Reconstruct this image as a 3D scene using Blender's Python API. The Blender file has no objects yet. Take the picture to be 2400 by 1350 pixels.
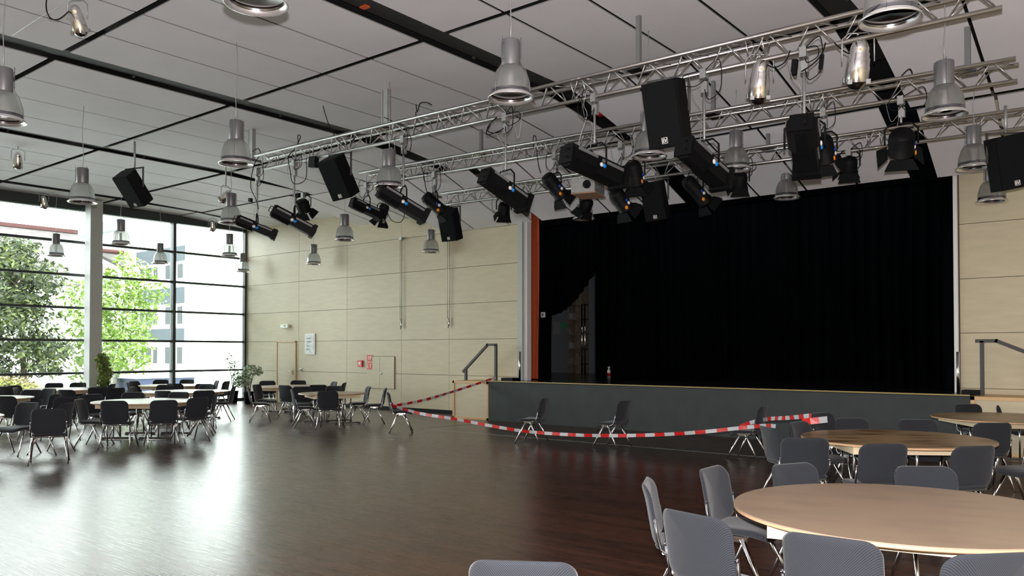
import bpy, bmesh, math, random
from mathutils import Vector, Matrix
random.seed(7)
sc = bpy.context.scene
col = sc.collection

# ------------------------------------------------------------------ camera
F, PPY, YAW, PIT, EYE = 1901.0, 790.0, 0.6734, 0.01746, 1.75
cam_d = bpy.data.cameras.new('camera')
cam = bpy.data.objects.new('camera', cam_d); col.objects.link(cam)
cam.location = (0, 0, EYE)
cam.rotation_euler = (math.pi/2 + PIT, 0, YAW)
cam_d.sensor_fit = 'HORIZONTAL'; cam_d.sensor_width = 36.0
cam_d.lens = F/2400*36.0
cam_d.shift_y = (PPY-675.0)/2400.0
cam_d.clip_start = 0.05; cam_d.clip_end = 400
sc.camera = cam
# ------------------------------------------------------------------ world, lights, exposure
w = bpy.data.worlds.new('world'); sc.world = w; w.use_nodes = True
bg = w.node_tree.nodes['Background']
bg.inputs['Color'].default_value = (0.93, 0.98, 1.0, 1); bg.inputs['Strength'].default_value = 13.0
sc.view_settings.view_transform = 'Standard'; sc.view_settings.look = 'None'
sc.view_settings.exposure = 0.12; sc.view_settings.gamma = 1.0; sc.view_settings.use_curve_mapping = False
def light(name, kind, loc, energy, color=(1, 1, 1), **kw):
    d = bpy.data.lights.new(name, kind); d.energy = energy; d.color = color
    for k, v in kw.items():
        if k != 'portal': setattr(d, k, v)
    if kw.get('portal'): d.cycles.is_portal = True
    o = bpy.data.objects.new(name, d); col.objects.link(o); o.location = loc
    return o
# the photographer's flash, on top of the camera
light('camera_flash', 'POINT', (0.02, -0.02, EYE+0.17), 3200, (1.0, 0.94, 0.95), shadow_soft_size=0.03)
# daylight guide (portal) over the glazed wall
po = light('window_portal', 'AREA', (-25.75, 5.0, 3.1), 1, (1, 1, 1), shape='RECTANGLE', size=6.2, size_y=23.6, portal=True)
po.rotation_euler = (0, -math.pi/2, 0)
sc.cycles.use_denoising = True
sc.cycles.max_bounces = 8; sc.cycles.diffuse_bounces = 5; sc.cycles.glossy_bounces = 4
sc.cycles.transmission_bounces = 6; sc.cycles.transparent_max_bounces = 12
sc.cycles.caustics_reflective = False; sc.cycles.caustics_refractive = False
sc.cycles.sample_clamp_indirect = 6.0

# ------------------------------------------------------------------ sighting helpers
_cy, _sy, _cp, _sp = math.cos(YAW), math.sin(YAW), math.cos(PIT), math.sin(PIT)
FW = Vector((-_sy*_cp, _cy*_cp, _sp)); RT = Vector((_cy, _sy, 0)); DN = FW.cross(RT)
def ray(x, y): return FW*F + RT*(x-1200) + DN*(y-PPY)
def on(x, y, ax, v):
    d = ray(x, y); t = (v-(0, 0, EYE)[ax])/d[ax]; return Vector((0, 0, EYE))+d*t
def PX(x, y, v): return on(x, y, 0, v)
def PY(x, y, v): return on(x, y, 1, v)
def PZ(x, y, v): return on(x, y, 2, v)

# ------------------------------------------------------------------ materials
M = {}
def mat(name, color, rough=0.6, metal=0.0, noise=0.0, scale=8.0, bump=0.0, bscale=60.0, coat=0.0, spec=0.5, stretch=(1, 1, 1), emit=None, trans=0.0):
    m = bpy.data.materials.new(name); m.use_nodes = True
    nt = m.node_tree; b = nt.nodes['Principled BSDF']
    b.inputs['Base Color'].default_value = (*color, 1); b.inputs['Roughness'].default_value = rough
    b.inputs['Metallic'].default_value = metal; b.inputs['Specular IOR Level'].default_value = spec
    if coat: b.inputs['Coat Weight'].default_value = coat; b.inputs['Coat Roughness'].default_value = 0.1
    if trans: b.inputs['Transmission Weight'].default_value = trans
    if emit: b.inputs['Emission Color'].default_value = (*emit[0], 1); b.inputs['Emission Strength'].default_value = emit[1]
    tc = nt.nodes.new('ShaderNodeTexCoord'); mp = nt.nodes.new('ShaderNodeMapping')
    mp.inputs['Scale'].default_value = stretch
    nt.links.new(tc.outputs['Object'], mp.inputs['Vector'])
    if noise:
        n = nt.nodes.new('ShaderNodeTexNoise'); n.inputs['Scale'].default_value = scale; n.inputs['Detail'].default_value = 5
        nt.links.new(mp.outputs[0], n.inputs['Vector'])
        r = nt.nodes.new('ShaderNodeMapRange')
        r.inputs[1].default_value = 0.3; r.inputs[2].default_value = 0.7
        r.inputs[3].default_value = 1-noise; r.inputs[4].default_value = 1+noise
        nt.links.new(n.outputs['Fac'], r.inputs[0])
        mx = nt.nodes.new('ShaderNodeVectorMath'); mx.operation = 'SCALE'
        mx.inputs[0].default_value = color; nt.links.new(r.outputs[0], mx.inputs['Scale'])
        nt.links.new(mx.outputs[0], b.inputs['Base Color'])
    if bump:
        n2 = nt.nodes.new('ShaderNodeTexNoise'); n2.inputs['Scale'].default_value = bscale; n2.inputs['Detail'].default_value = 3
        nt.links.new(mp.outputs[0], n2.inputs['Vector'])
        bp = nt.nodes.new('ShaderNodeBump'); bp.inputs['Strength'].default_value = bump; bp.inputs['Distance'].default_value = 0.01
        nt.links.new(n2.outputs['Fac'], bp.inputs['Height']); nt.links.new(bp.outputs[0], b.inputs['Normal'])
    M[name] = m; return m
mat('beige_panel', (0.54, 0.475, 0.325), 0.5, noise=0.05, scale=2.5, bump=0.05, stretch=(1, 1, 5))
mat('joint', (0.10, 0.08, 0.05), 0.8)
mat('ceiling_panel', (0.80, 0.79, 0.83), 0.8, noise=0.03, scale=1.2)
mat('beam_dark', (0.02, 0.02, 0.02), 0.7)
mat('panel_side', (0.25, 0.25, 0.25), 0.8)
mat('panel_edge', (0.75, 0.75, 0.75), 0.7)
mat('black_void', (0.010, 0.010, 0.011), 0.8, noise=0.3, scale=2)
mat('dark_steel', (0.055, 0.055, 0.055), 0.6)
mat('frame_dark', (0.035, 0.045, 0.045), 0.5)
mat('column_grey', (0.46, 0.48, 0.46), 0.55, noise=0.03)
mat('aluminium', (0.40, 0.39, 0.38), 0.36, 0.95, noise=0.06, scale=5)
mat('galvanised', (0.42, 0.43, 0.43), 0.5, 0.8, noise=0.1, scale=20)
mat('chrome', (0.78, 0.78, 0.80), 0.13, 1.0)
mat('chrome_dark', (0.25, 0.25, 0.27), 0.2, 1.0)
mat('polished', (0.74, 0.73, 0.71), 0.16, 1.0, bump=0.12, bscale=12)
mat('rim_metal', (0.80, 0.80, 0.79), 0.26, 0.75)
mat('lamp_grey', (0.17, 0.17, 0.18), 0.4, 0.35)
mat('black_paint', (0.003, 0.0033, 0.004), 0.6, spec=0.16, noise=0.2, scale=10)
mat('black_grille', (0.005, 0.006, 0.007), 0.8, spec=0.12, bump=0.25, bscale=300)
mat('black_cloth', (0.0012, 0.0017, 0.0024), 0.95, spec=0.02, noise=0.3, scale=1.5)
mat('black_gloss', (0.008, 0.008, 0.008), 0.22)
mat('grey_strip', (0.16, 0.165, 0.17), 0.5)
mat('white', (0.8, 0.8, 0.78), 0.5)
mat('sticker_blue', (0.01, 0.25, 0.75), 0.4)
mat('cap_blue', (0.01, 0.05, 0.4), 0.3)
mat('amber', (0.85, 0.28, 0.01), 0.4)
mat('orange_box', (0.6, 0.09, 0.02), 0.5)
mat('red', (0.62, 0.015, 0.01), 0.45)
mat('tape_white', (0.50, 0.52, 0.56), 0.35)
mat('tape_red', (0.55, 0.015, 0.012), 0.35)
mat('orange_cloth', (0.42, 0.065, 0.015), 0.8, noise=0.1)
mat('stage_grey', (0.033, 0.041, 0.041), 0.75, noise=0.12, scale=3)
mat('wood_edge', (0.62, 0.40, 0.19), 0.45, noise=0.08, scale=10)
mat('pale_wood', (0.80, 0.66, 0.45), 0.45, noise=0.05, scale=8)
mat('stage_trim', (0.35, 0.27, 0.10), 0.5)
mat('wing_grey', (0.10, 0.12, 0.135), 0.7)
mat('wing_wood', (0.13, 0.10, 0.07), 0.7, noise=0.4, scale=9)
mat('sign_green', (0.03, 0.25, 0.1), 0.4)
mat('sign_lit', (0.85, 0.9, 0.8), 0.4)
mat('paper', (0.62, 0.66, 0.66), 0.4, noise=0.25, scale=14)
mat('cardboard', (0.42, 0.25, 0.15), 0.7)
mat('rubber', (0.012, 0.012, 0.012), 0.6)
mat('plant_leaf', (0.10, 0.19, 0.055), 0.45, noise=0.5, scale=6)
mat('plant_leaf_yellow', (0.26, 0.29, 0.06), 0.45, noise=0.4, scale=6)
mat('birch_leaf', (0.10, 0.17, 0.011), 0.5, noise=0.3, scale=3)
mat('pine_leaf', (0.030, 0.043, 0.014), 0.6, noise=0.45, scale=3)
mat('pine_tip', (0.085, 0.11, 0.022), 0.6, noise=0.3, scale=3)
mat('blossom', (0.26, 0.2, 0.11), 0.6)
mat('birch_bark', (0.6, 0.58, 0.52), 0.7, noise=0.4, scale=12)
mat('bark', (0.09, 0.06, 0.04), 0.8, noise=0.4, scale=12)
mat('soil', (0.05, 0.035, 0.025), 0.9)
mat('ext_white', (0.82, 0.84, 0.82), 0.8)
mat('ext_blue', (0.022, 0.032, 0.040), 0.7)
mat('pale_leaf', (0.42, 0.50, 0.38), 0.5)
mat('ext_pale_blue', (0.062, 0.085, 0.092), 0.7)
mat('ext_brown', (0.022, 0.017, 0.014), 0.8)
mat('ext_red', (0.05, 0.012, 0.01), 0.8)
mat('ext_glass', (0.016, 0.022, 0.024), 0.6)
mat('ext_container', (0.018, 0.030, 0.075), 0.6)
mat('ext_ground', (0.45, 0.45, 0.42), 0.9)
mat('table_edge', (0.55, 0.34, 0.19), 0.5, noise=0.1, scale=6)
mat('roof_tile', (0.062, 0.052, 0.051), 0.8, noise=0.25, scale=2.2, stretch=(2.0, 2.0, 0.4))
mat('pavement_dark', (0.1, 0.1, 0.1), 0.9)

def special():
    # dark mahogany strip floor, boards along X
    m = mat('floor_wood', (0.03, 0.012, 0.008), 0.27); nt = m.node_tree; b = nt.nodes['Principled BSDF']
    tc = nt.nodes['Texture Coordinate']
    br = nt.nodes.new('ShaderNodeTexBrick'); br.offset = 0.37; br.inputs['Scale'].default_value = 1.0
    br.inputs['Brick Width'].default_value = 1.6; br.inputs['Row Height'].default_value = 0.09
    br.inputs['Mortar Size'].default_value = 0.0015; br.inputs['Bias'].default_value = 0.0
    br.inputs['Color1'].default_value = (0.062, 0.025, 0.014, 1); br.inputs['Color2'].default_value = (0.033, 0.014, 0.009, 1)
    br.inputs['Mortar'].default_value = (0.008, 0.004, 0.003, 1)
    nt.links.new(tc.outputs['Object'], br.inputs['Vector'])
    mp = nt.nodes.new('ShaderNodeMapping'); mp.inputs['Scale'].default_value = (1.2, 26, 1); nt.links.new(tc.outputs['Object'], mp.inputs['Vector'])
    n = nt.nodes.new('ShaderNodeTexNoise'); n.inputs['Scale'].default_value = 2.2; n.inputs['Detail'].default_value = 6
    nt.links.new(mp.outputs[0], n.inputs['Vector'])
    mx = nt.nodes.new('ShaderNodeMix'); mx.data_type = 'RGBA'; mx.blend_type = 'MULTIPLY'; mx.inputs['Factor'].default_value = 0.55
    cr = nt.nodes.new('ShaderNodeValToRGB'); cr.color_ramp.elements[0].position = 0.3; cr.color_ramp.elements[0].color = (0.45, 0.4, 0.4, 1)
    cr.color_ramp.elements[1].position = 0.7; cr.color_ramp.elements[1].color = (1.25, 1.25, 1.25, 1)
    nt.links.new(n.outputs['Fac'], cr.inputs[0])
    nt.links.new(br.outputs['Color'], mx.inputs[6]); nt.links.new(cr.outputs[0], mx.inputs[7]); nt.links.new(mx.outputs[2], b.inputs['Base Color'])
    rr = nt.nodes.new('ShaderNodeMapRange'); rr.inputs[3].default_value = 0.21; rr.inputs[4].default_value = 0.36; b.inputs['Specular IOR Level'].default_value = 0.85; b.inputs['Specular Tint'].default_value = (1.0, 0.93, 0.86, 1)
    nt.links.new(n.outputs['Fac'], rr.inputs[0]); nt.links.new(rr.outputs[0], b.inputs['Roughness'])
    bp = nt.nodes.new('ShaderNodeBump'); bp.inputs['Strength'].default_value = 0.28; bp.inputs['Distance'].default_value = 0.003
    nt.links.new(n.outputs['Fac'], bp.inputs['Height']); nt.links.new(bp.outputs[0], b.inputs['Normal'])
    # chair fabric with a fine dotted weave
    m = mat('chair_fabric', (0.085, 0.092, 0.105), 0.85, spec=0.2); nt = m.node_tree; b = nt.nodes['Principled BSDF']
    b.inputs['Sheen Weight'].default_value = 0.15
    tc = nt.nodes['Texture Coordinate']
    sx = nt.nodes.new('ShaderNodeSeparateXYZ'); nt.links.new(tc.outputs['Object'], sx.inputs[0])
    def mth(op, a, b_=None):
        n_ = nt.nodes.new('ShaderNodeMath'); n_.operation = op
        for i_, q in enumerate((a, b_)):
            if q is None: continue
            if isinstance(q, (int, float)): n_.inputs[i_].default_value = q
            else: nt.links.new(q, n_.inputs[i_])
        return n_.outputs[0]
    kx = mth('SINE', mth('MULTIPLY', sx.outputs['X'], 2*math.pi/0.010))
    kz = mth('SINE', mth('MULTIPLY', mth('ADD', sx.outputs['Z'], sx.outputs['Y']), 2*math.pi/0.010))
    dots = mth('SUBTRACT', 0.5, mth('MULTIPLY', mth('MULTIPLY', kx, kz), 0.5))
    cr = nt.nodes.new('ShaderNodeValToRGB'); cr.color_ramp.elements[0].position = 0.05; cr.color_ramp.elements[0].color = (0.044, 0.050, 0.061, 1)
    cr.color_ramp.elements[1].position = 0.60; cr.color_ramp.elements[1].color = (0.0105, 0.0125, 0.0165, 1)
    nt.links.new(dots, cr.inputs[0]); nt.links.new(cr.outputs[0], b.inputs['Base Color'])
    # table top: worn beige board with stains
    for nm, a, c2, st in (('table_top', (0.30, 0.222, 0.155), (0.20, 0.15, 0.105), 0.45), ('table_top_stained', (0.30, 0.205, 0.11), (0.09, 0.042, 0.016), 1.0)):
        m = mat(nm, a, 0.36); nt = m.node_tree; b = nt.nodes['Principled BSDF']; tc = nt.nodes['Texture Coordinate']
        mp = nt.nodes.new('ShaderNodeMapping'); mp.inputs['Scale'].default_value = (1, 2.5, 1); nt.links.new(tc.outputs['Object'], mp.inputs['Vector'])
        n = nt.nodes.new('ShaderNodeTexNoise'); n.inputs['Scale'].default_value = 1.7; n.inputs['Detail'].default_value = 7; n.inputs['Roughness'].default_value = 0.6
        nt.links.new(mp.outputs[0], n.inputs['Vector'])
        cr = nt.nodes.new('ShaderNodeValToRGB'); cr.color_ramp.elements[0].position = 0.47; cr.color_ramp.elements[0].color = (*a, 1)
        cr.color_ramp.elements[1].position = 0.66; cr.color_ramp.elements[1].color = (*[x*(1-st)+y*st for x, y in zip(a, c2)], 1)
        nt.links.new(n.outputs['Fac'], cr.inputs[0]); nt.links.new(cr.outputs[0], b.inputs['Base Color'])
    # window glass: mostly clear, fresnel reflection
    m = bpy.data.materials.new('window_glass'); m.use_nodes = True; nt = m.node_tree; nt.nodes.clear()
    out = nt.nodes.new('ShaderNodeOutputMaterial'); t = nt.nodes.new('ShaderNodeBsdfTransparent'); g = nt.nodes.new('ShaderNodeBsdfGlossy')
    t.inputs['Color'].default_value = (0.95, 0.98, 0.96, 1); g.inputs['Roughness'].default_value = 0.02
    fr = nt.nodes.new('ShaderNodeFresnel'); fr.inputs['IOR'].default_value = 1.35; mx = nt.nodes.new('ShaderNodeMixShader')
    nt.links.new(fr.outputs[0], mx.inputs[0]); nt.links.new(t.outputs[0], mx.inputs[1]); nt.links.new(g.outputs[0], mx.inputs[2]); nt.links.new(mx.outputs[0], out.inputs[0])
    M['window_glass'] = m
    # frosted prismatic lamp bell
    m = bpy.data.materials.new('lamp_bell'); m.use_nodes = True; nt = m.node_tree; nt.nodes.clear()
    out = nt.nodes.new('ShaderNodeOutputMaterial'); t = nt.nodes.new('ShaderNodeBsdfTransparent'); g = nt.nodes.new('ShaderNodeBsdfGlossy')
    tl = nt.nodes.new('ShaderNodeBsdfTranslucent'); df = nt.nodes.new('ShaderNodeBsdfDiffuse')
    tl.inputs['Color'].default_value = (0.72, 0.74, 0.74, 1); df.inputs['Color'].default_value = (0.33, 0.335, 0.34, 1)
    g.inputs['Roughness'].default_value = 0.22; g.inputs['Color'].default_value = (0.75, 0.75, 0.75, 1); t.inputs['Color'].default_value = (0.85, 0.85, 0.82, 1)
    a = nt.nodes.new('ShaderNodeMixShader'); a.inputs[0].default_value = 0.62; nt.links.new(df.outputs[0], a.inputs[1]); nt.links.new(tl.outputs[0], a.inputs[2])
    c = nt.nodes.new('ShaderNodeMixShader'); c.inputs[0].default_value = 0.30; nt.links.new(a.outputs[0], c.inputs[1]); nt.links.new(g.outputs[0], c.inputs[2])
    d = nt.nodes.new('ShaderNodeMixShader'); d.inputs[0].default_value = 0.36; nt.links.new(c.outputs[0], d.inputs[1]); nt.links.new(t.outputs[0], d.inputs[2])
    nt.links.new(d.outputs[0], out.inputs[0]); M['lamp_bell'] = m
special()

# ------------------------------------------------------------------ mesh builder
class MB:
    def __init__(s): s.v = []; s.f = []; s.m = []; s.sm = []
    def face(s, idx, mi=0, smooth=False): s.f.append(tuple(idx)); s.m.append(mi); s.sm.append(smooth)
    def add(s, pts): k = len(s.v); s.v += [tuple(p) for p in pts]; return k
    def box(s, lo, hi, mi=0, R=None, o=(0, 0, 0)):
        x0, y0, z0 = lo; x1, y1, z1 = hi
        P = [Vector(p) for p in ((x0, y0, z0), (x1, y0, z0), (x1, y1, z0), (x0, y1, z0), (x0, y0, z1), (x1, y0, z1), (x1, y1, z1), (x0, y1, z1))]
        if R is not None: P = [R @ p for p in P]
        k = s.add([p+Vector(o) for p in P])
        for q in ((0, 3, 2, 1), (4, 5, 6, 7), (0, 1, 5, 4), (1, 2, 6, 5), (2, 3, 7, 6), (3, 0, 4, 7)): s.face([k+i for i in q], mi)
        return s
    def prism(s, poly, a, b, mi=0):
        """poly: list of 3D points (planar); extruded by vector b-a"""
        n = len(poly); d = Vector(b)-Vector(a); k = s.add(poly); s.add([Vector(p)+d for p in poly])
        s.face([k+i for i in range(n)][::-1], mi); s.face([k+n+i for i in range(n)], mi)
        for i in range(n): s.face((k+i, k+(i+1) % n, k+n+(i+1) % n, k+n+i), mi)
        return s
    def tube(s, path, r, n=8, mi=0, caps=True, flat=1.0):
        path = [Vector(p) for p in path]; rs = r if isinstance(r, (list, tuple)) else [r]*len(path)
        prev = None; k0 = len(s.v)
        for i, p in enumerate(path):
            d = (path[min(i+1, len(path)-1)]-path[max(i-1, 0)])
            d = d.normalized() if d.length > 1e-9 else Vector((0, 0, 1))
            if prev is None: u = d.orthogonal().normalized()
            else:
                u = prev-d*prev.dot(d); u = u.normalized() if u.length > 1e-6 else d.orthogonal().normalized()
            prev = u; v = d.cross(u)
            s.add([p+(u*math.cos(2*math.pi*j/n)+v*math.sin(2*math.pi*j/n)*flat)*rs[i] for j in range(n)])
        for i in range(len(path)-1):
            for j in range(n):
                a = k0+i*n+j; b = k0+i*n+(j+1) % n; s.face((a, b, b+n, a+n), mi, True)
        if caps:
            s.face([k0+j for j in range(n)][::-1], mi); s.face([k0+(len(path)-1)*n+j for j in range(n)], mi)
        return s
    def lathe(s, prof, n=24, mi=0, R=None, o=(0, 0, 0), smooth=True, mis=None):
        """prof: (radius, z) pairs"""
        k = len(s.v); o = Vector(o)
        for r, z in prof:
            for j in range(n):
                p = Vector((r*math.cos(2*math.pi*j/n), r*math.sin(2*math.pi*j/n), z))
                s.v.append(tuple((R @ p if R is not None else p)+o))
        for i in range(len(prof)-1):
            for j in range(n):
                a = k+i*n+j; b = k+i*n+(j+1) % n; s.face((a, b, b+n, a+n), mis[i] if mis else mi, smooth)
        return s
    def cushion(s, w, d, rad, t, Mf, mi=0, N=36, rings=(0.0, 0.3, 0.6, 0.8, 0.9, 0.96, 1.0)):
        out = []
        cx, cy = w/2-rad, d/2-rad
        for q in range(4):
            sx = (1, -1, -1, 1)[q]; sy = (1, 1, -1, -1)[q]
            for j in range(N//4):
                a = math.pi/2*q+math.pi/2*j/(N//4-1)
                out.append((sx*cx+rad*math.cos(a), sy*cy+rad*math.sin(a)))
        n = len(out); tops = []; bots = []
        for r in rings:
            e = max(0.0, (r-0.8)/0.2); h = t/2*math.sqrt(max(0.0, 1-e*e)); h = max(h, 0.0015)
            if r == 0:
                tops.append([s.add([Mf(0, 0, t/2)])]); bots.append([s.add([Mf(0, 0, -t/2)])]); continue
            k = s.add([Mf(x*r, y*r, h) for x, y in out]); tops.append(list(range(k, k+n)))
            if r == 1.0: bots.append(tops[-1])
            else: k = s.add([Mf(x*r, y*r, -h) for x, y in out]); bots.append(list(range(k, k+n)))
        for L, fl in ((tops, 0), (bots, 1)):
            for i in range(len(rings)-1):
                A, B = L[i], L[i+1]
                for j in range(n):
                    j2 = (j+1) % n
                    q = (A[0], B[j], B[j2]) if len(A) == 1 else (A[j], B[j], B[j2], A[j2])
                    s.face(q[::-1] if fl else q, mi, True)
        return s
    def mesh(s, name, mats):
        me = bpy.data.meshes.new(name); me.from_pydata(s.v, [], s.f)
        for m in (mats if isinstance(mats, (list, tuple)) else [mats]): me.materials.append(M[m])
        me.polygons.foreach_set('material_index', s.m); me.polygons.foreach_set('use_smooth', s.sm)
        me.update(); return me
    def obj(s, name, mats, parent=None, loc=(0, 0, 0), label=None, cat=None, kind=None, group=None):
        o = bpy.data.objects.new(name, s.mesh(name, mats)); col.objects.link(o); o.location = loc
        if parent: o.parent = parent
        return tag(o, label, cat, group, kind)
def tag(o, label=None, cat=None, group=None, kind=None):
    if label: o['label'] = label
    if cat: o['category'] = cat
    if group: o['group'] = group
    if kind: o['kind'] = kind
    return o
def empty(name, loc, label=None, cat=None, group=None, rz=0.0):
    o = bpy.data.objects.new(name, None); col.objects.link(o); o.location = loc; o.rotation_euler = (0, 0, rz); o.empty_display_size = 0.1
    return tag(o, label, cat, group)
def instance(name, proto, loc, rz, label, cat, group=None):
    """proto: list of (part name, mesh, [sub parts]) -> a thing with parts of its own, sharing mesh data"""
    r = empty(name, loc, label, cat, group, rz)
    for pn, me, subs in proto:
        o = bpy.data.objects.new(pn, me); col.objects.link(o); o.parent = r
        for sn, sm in subs:
            q = bpy.data.objects.new(sn, sm); col.objects.link(q); q.parent = o
    return r
def struct(name, mb, mats): return mb.obj(name, mats, kind='structure')
def aim(d, up=Vector((0, 0, 1))):
    """rotation whose x axis is d and z axis is near up"""
    x = Vector(d).normalized(); y = up.cross(x); y = y.normalized() if y.length > 1e-5 else Vector((0, 1, 0)); z = x.cross(y)
    return Matrix((x, y, z)).transposed()

# ------------------------------------------------------------------ the room shell
WX, WY = -25.47, 16.7           # glazed wall plane, panelled wall plane
X1, YB = 7.0, -7.0              # right wall and back wall, behind the photographer
struct('floor', MB().box((WX-0.1, YB-0.2, -0.2), (X1+0.2, WY+0.2, 0)), 'floor_wood')
mb = MB()                                                  # panelled wall: backing + panels with open joints
zs = [0.09, 1.08, 2.08, 3.07, 4.07, 5.08, 6.25]
def panels(mb, xs, zs, y, g=0.011):
    for i in range(len(xs)-1):
        for j in range(len(zs)-1):
            mb.box((xs[i]+g/2, y-0.02, zs[j]+g/2), (xs[i+1]-g/2, y, zs[j+1]-g/2), 0)
mb.box((WX-0.1, WY, 0), (-12.9, WY+0.2, 6.6), 1); panels(mb, [-25.45, -22.39, -19.94, -17.49, -15.56, -12.95], zs, WY)
struct('wall_stage_left', mb, ['beige_panel', 'joint'])
mb = MB(); mb.box((-2.86, WY, 0), (X1, WY+0.2, 6.6), 1); panels(mb, [-2.84, -0.4, 2.05, 4.5, X1], zs, WY)
struct('wall_stage_right', mb, ['beige_panel', 'joint'])
mb = MB(); mb.box((X1, YB, 0), (X1+0.2, WY+0.2, 6.9), 0); struct('wall_right', mb, 'beige_panel')
mb = MB(); mb.box((WX, YB-0.2, 0), (X1+0.2, YB, 6.9), 0); struct('wall_back', mb, 'beige_panel')
struct('baseboard_stage_wall', MB().box((-22.3, WY-0.05, 0), (-14.6, WY-0.02, 0.10)), 'black_paint')
# seams in the floor
for k, (a, b, t) in enumerate((((980, 1006), (1120, 993), 0.012), ((985, 1006), (1700, 1057), 0.012), ((1700, 1057), (2350, 1095), 0.012))):
    A, B = PZ(*a, 0), PZ(*b, 0)
    A.y = B.y = (A.y+B.y)/2 if k else A.y
    if k == 0: B = PZ(*b, 0)
    else: A.y = B.y = 13.1
    d = (B-A).normalized(); n = Vector((-d.y, d.x, 0))*t
    m_ = MB(); m_.prism([A-n, B-n, B+n, A+n], (0, 0, 0), (0, 0, 0.002)); struct('trim_%d' % (k+1), m_, 'galvanised' if k else 'dark_steel')

# ceiling: hung panels with open joints under a black void
mb = MB()
rows = [-6.95, -3.95, -0.85, 2.25, 5.35, 8.43, 11.56]
bays = [(-25.4, -24.35, 1), (-24.0, -18.75, 4), (-18.35, -13.45, 4), (-12.95, -8.42, 4), (-7.95, -3.5, 4), (-3.1, 1.6, 4), (2.0, 6.95, 4)]
ZC = 6.3
def slab(mb, P, t=0.016):
    k = mb.add(P); mb.add([Vector(p)+Vector((0, 0, t)) for p in P])
    mb.face((k, k+3, k+2, k+1), 0); mb.face((k+4, k+5, k+6, k+7), 0)
    for i in range(4): mb.face((k+i, k+(i+1) % 4, k+4+(i+1) % 4, k+4+i), 1)
def split(a, b, n): return [a+(b-a)*i/n for i in range(n+1)]
for x0, x1, n in bays:
    xs = split(x0, x1, n)
    for i in range(n):
        for j in range(len(rows)-1):
            gg = 0.024 if x0 > -8.2 else 0.018 if x0 > -13.2 else 0.012
            a, b = xs[i]+gg, xs[i+1]-gg; c, d = rows[j]+0.055, rows[j+1]-0.055
            slab(mb, [(a, c, ZC), (b, c, ZC), (b, d, ZC), (a, d, ZC)])
def sloped(xs_near, xs_far, y0, z0, y1, z1, g=0.022):
    for i in range(len(xs_near)-1):
        slab(mb, [(xs_near[i]+g, y0, z0), (xs_near[i+1]-g, y0, z0), (xs_far[i+1]-g, y1, z1), (xs_far[i]+g, y1, z1)])
ya, yb2, yc = 11.62, 14.10, 14.16
for (x0, x1, n), z1 in zip(bays, (6.26, 6.22, 6.1, 6.0, 5.78, 5.66, 5.66)):
    sloped(split(x0, x1, n), split(x0, x1, n), ya, ZC-0.01, yb2, z1)
sloped([-25.4, -24.35], [-25.4, -24.35], yc, 6.25, 16.68, 6.08)
sloped([-24.0, -22.7, -21.4, -19.42], [-24.0, -22.7, -21.4, -19.42], yc, 6.2, 16.68, 6.07)
sloped([-19.38, -18.6, -17.2, -15.9], [-19.38, -18.6, -17.2, -15.9], yc, 6.1, 16.68, 5.65)
sloped([-15.85, -14.65, -13.4, -12.62], [-15.85, -14.65, -13.4, -12.62], yc, 6.02, 16.68, 5.10)
sloped([-12.35, -11.2, -10.2, -9.25, -8.3], [-11.92, -10.87, -9.93, -8.95, -8.0], yc, 5.98, 16.1, 4.98)
sloped([-7.75, -6.65, -5.62, -4.58, -3.55], [-7.43, -6.4, -5.43, -4.47, -3.52], yc, 5.75, 16.16, 4.94)
sloped([-3.02, -1.9, -0.8, 0.4, 1.6], [-3.12, -2.0, -0.8, 0.4, 1.6], yc, 5.62, 16.22, 4.89)
sloped([2.0, 3.2, 4.5, 5.7, 6.95], [2.0, 3.2, 4.5, 5.7, 6.95], yc, 5.62, 16.22, 4.89)
def ceil_z(x, y):
    if y < ya: return ZC
    z1 = 6.26 if x < -24.2 else 6.22 if x < -18.6 else 6.1 if x < -13.2 else 6.0 if x < -8.2 else 5.78 if x < -3.3 else 5.66
    if y < yb2: return ZC+(z1-ZC)*(y-ya)/(yb2-ya)
    z0, ze_, ye = ((6.22, 6.07, 16.68) if x < -19.4 else (6.1, 5.65, 16.68) if x < -15.9 else (6.02, 5.10, 16.68) if x < -12.5 else (5.98, 4.98, 16.1) if x < -8.2 else (5.75, 4.94, 16.16) if x < -3.3 else (5.62, 4.89, 16.22))
    return z0+(ze_-z0)*min(1.0, (y-yc)/(ye-yc))
struct('ceiling', mb, ['ceiling_panel', 'panel_side'])
mb = MB(); mb.box((WX-0.1, YB, 6.62), (X1+0.1, WY+0.1, 6.9))
for x in (-24.17, -18.55, -13.2, -8.18, -3.3, 1.8):        # steel over the wide gaps
    mb.box((x-0.17, YB, 6.36), (x+0.17, 13.6, 6.6), 2)
for x in (-24.17, -18.55, -13.2, -8.18, -3.3, 1.8):        # short hangers glimpsed in the gaps
    for k in range(14): mb.box((x-0.18+0.33*(k % 2), -5+1.45*k-0.02, 6.33), (x-0.15+0.33*(k % 2), -5+1.45*k+0.02, 6.6), 1)
struct('ceiling_void', mb, ['black_void', 'dark_steel', 'beam_dark'])

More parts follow.
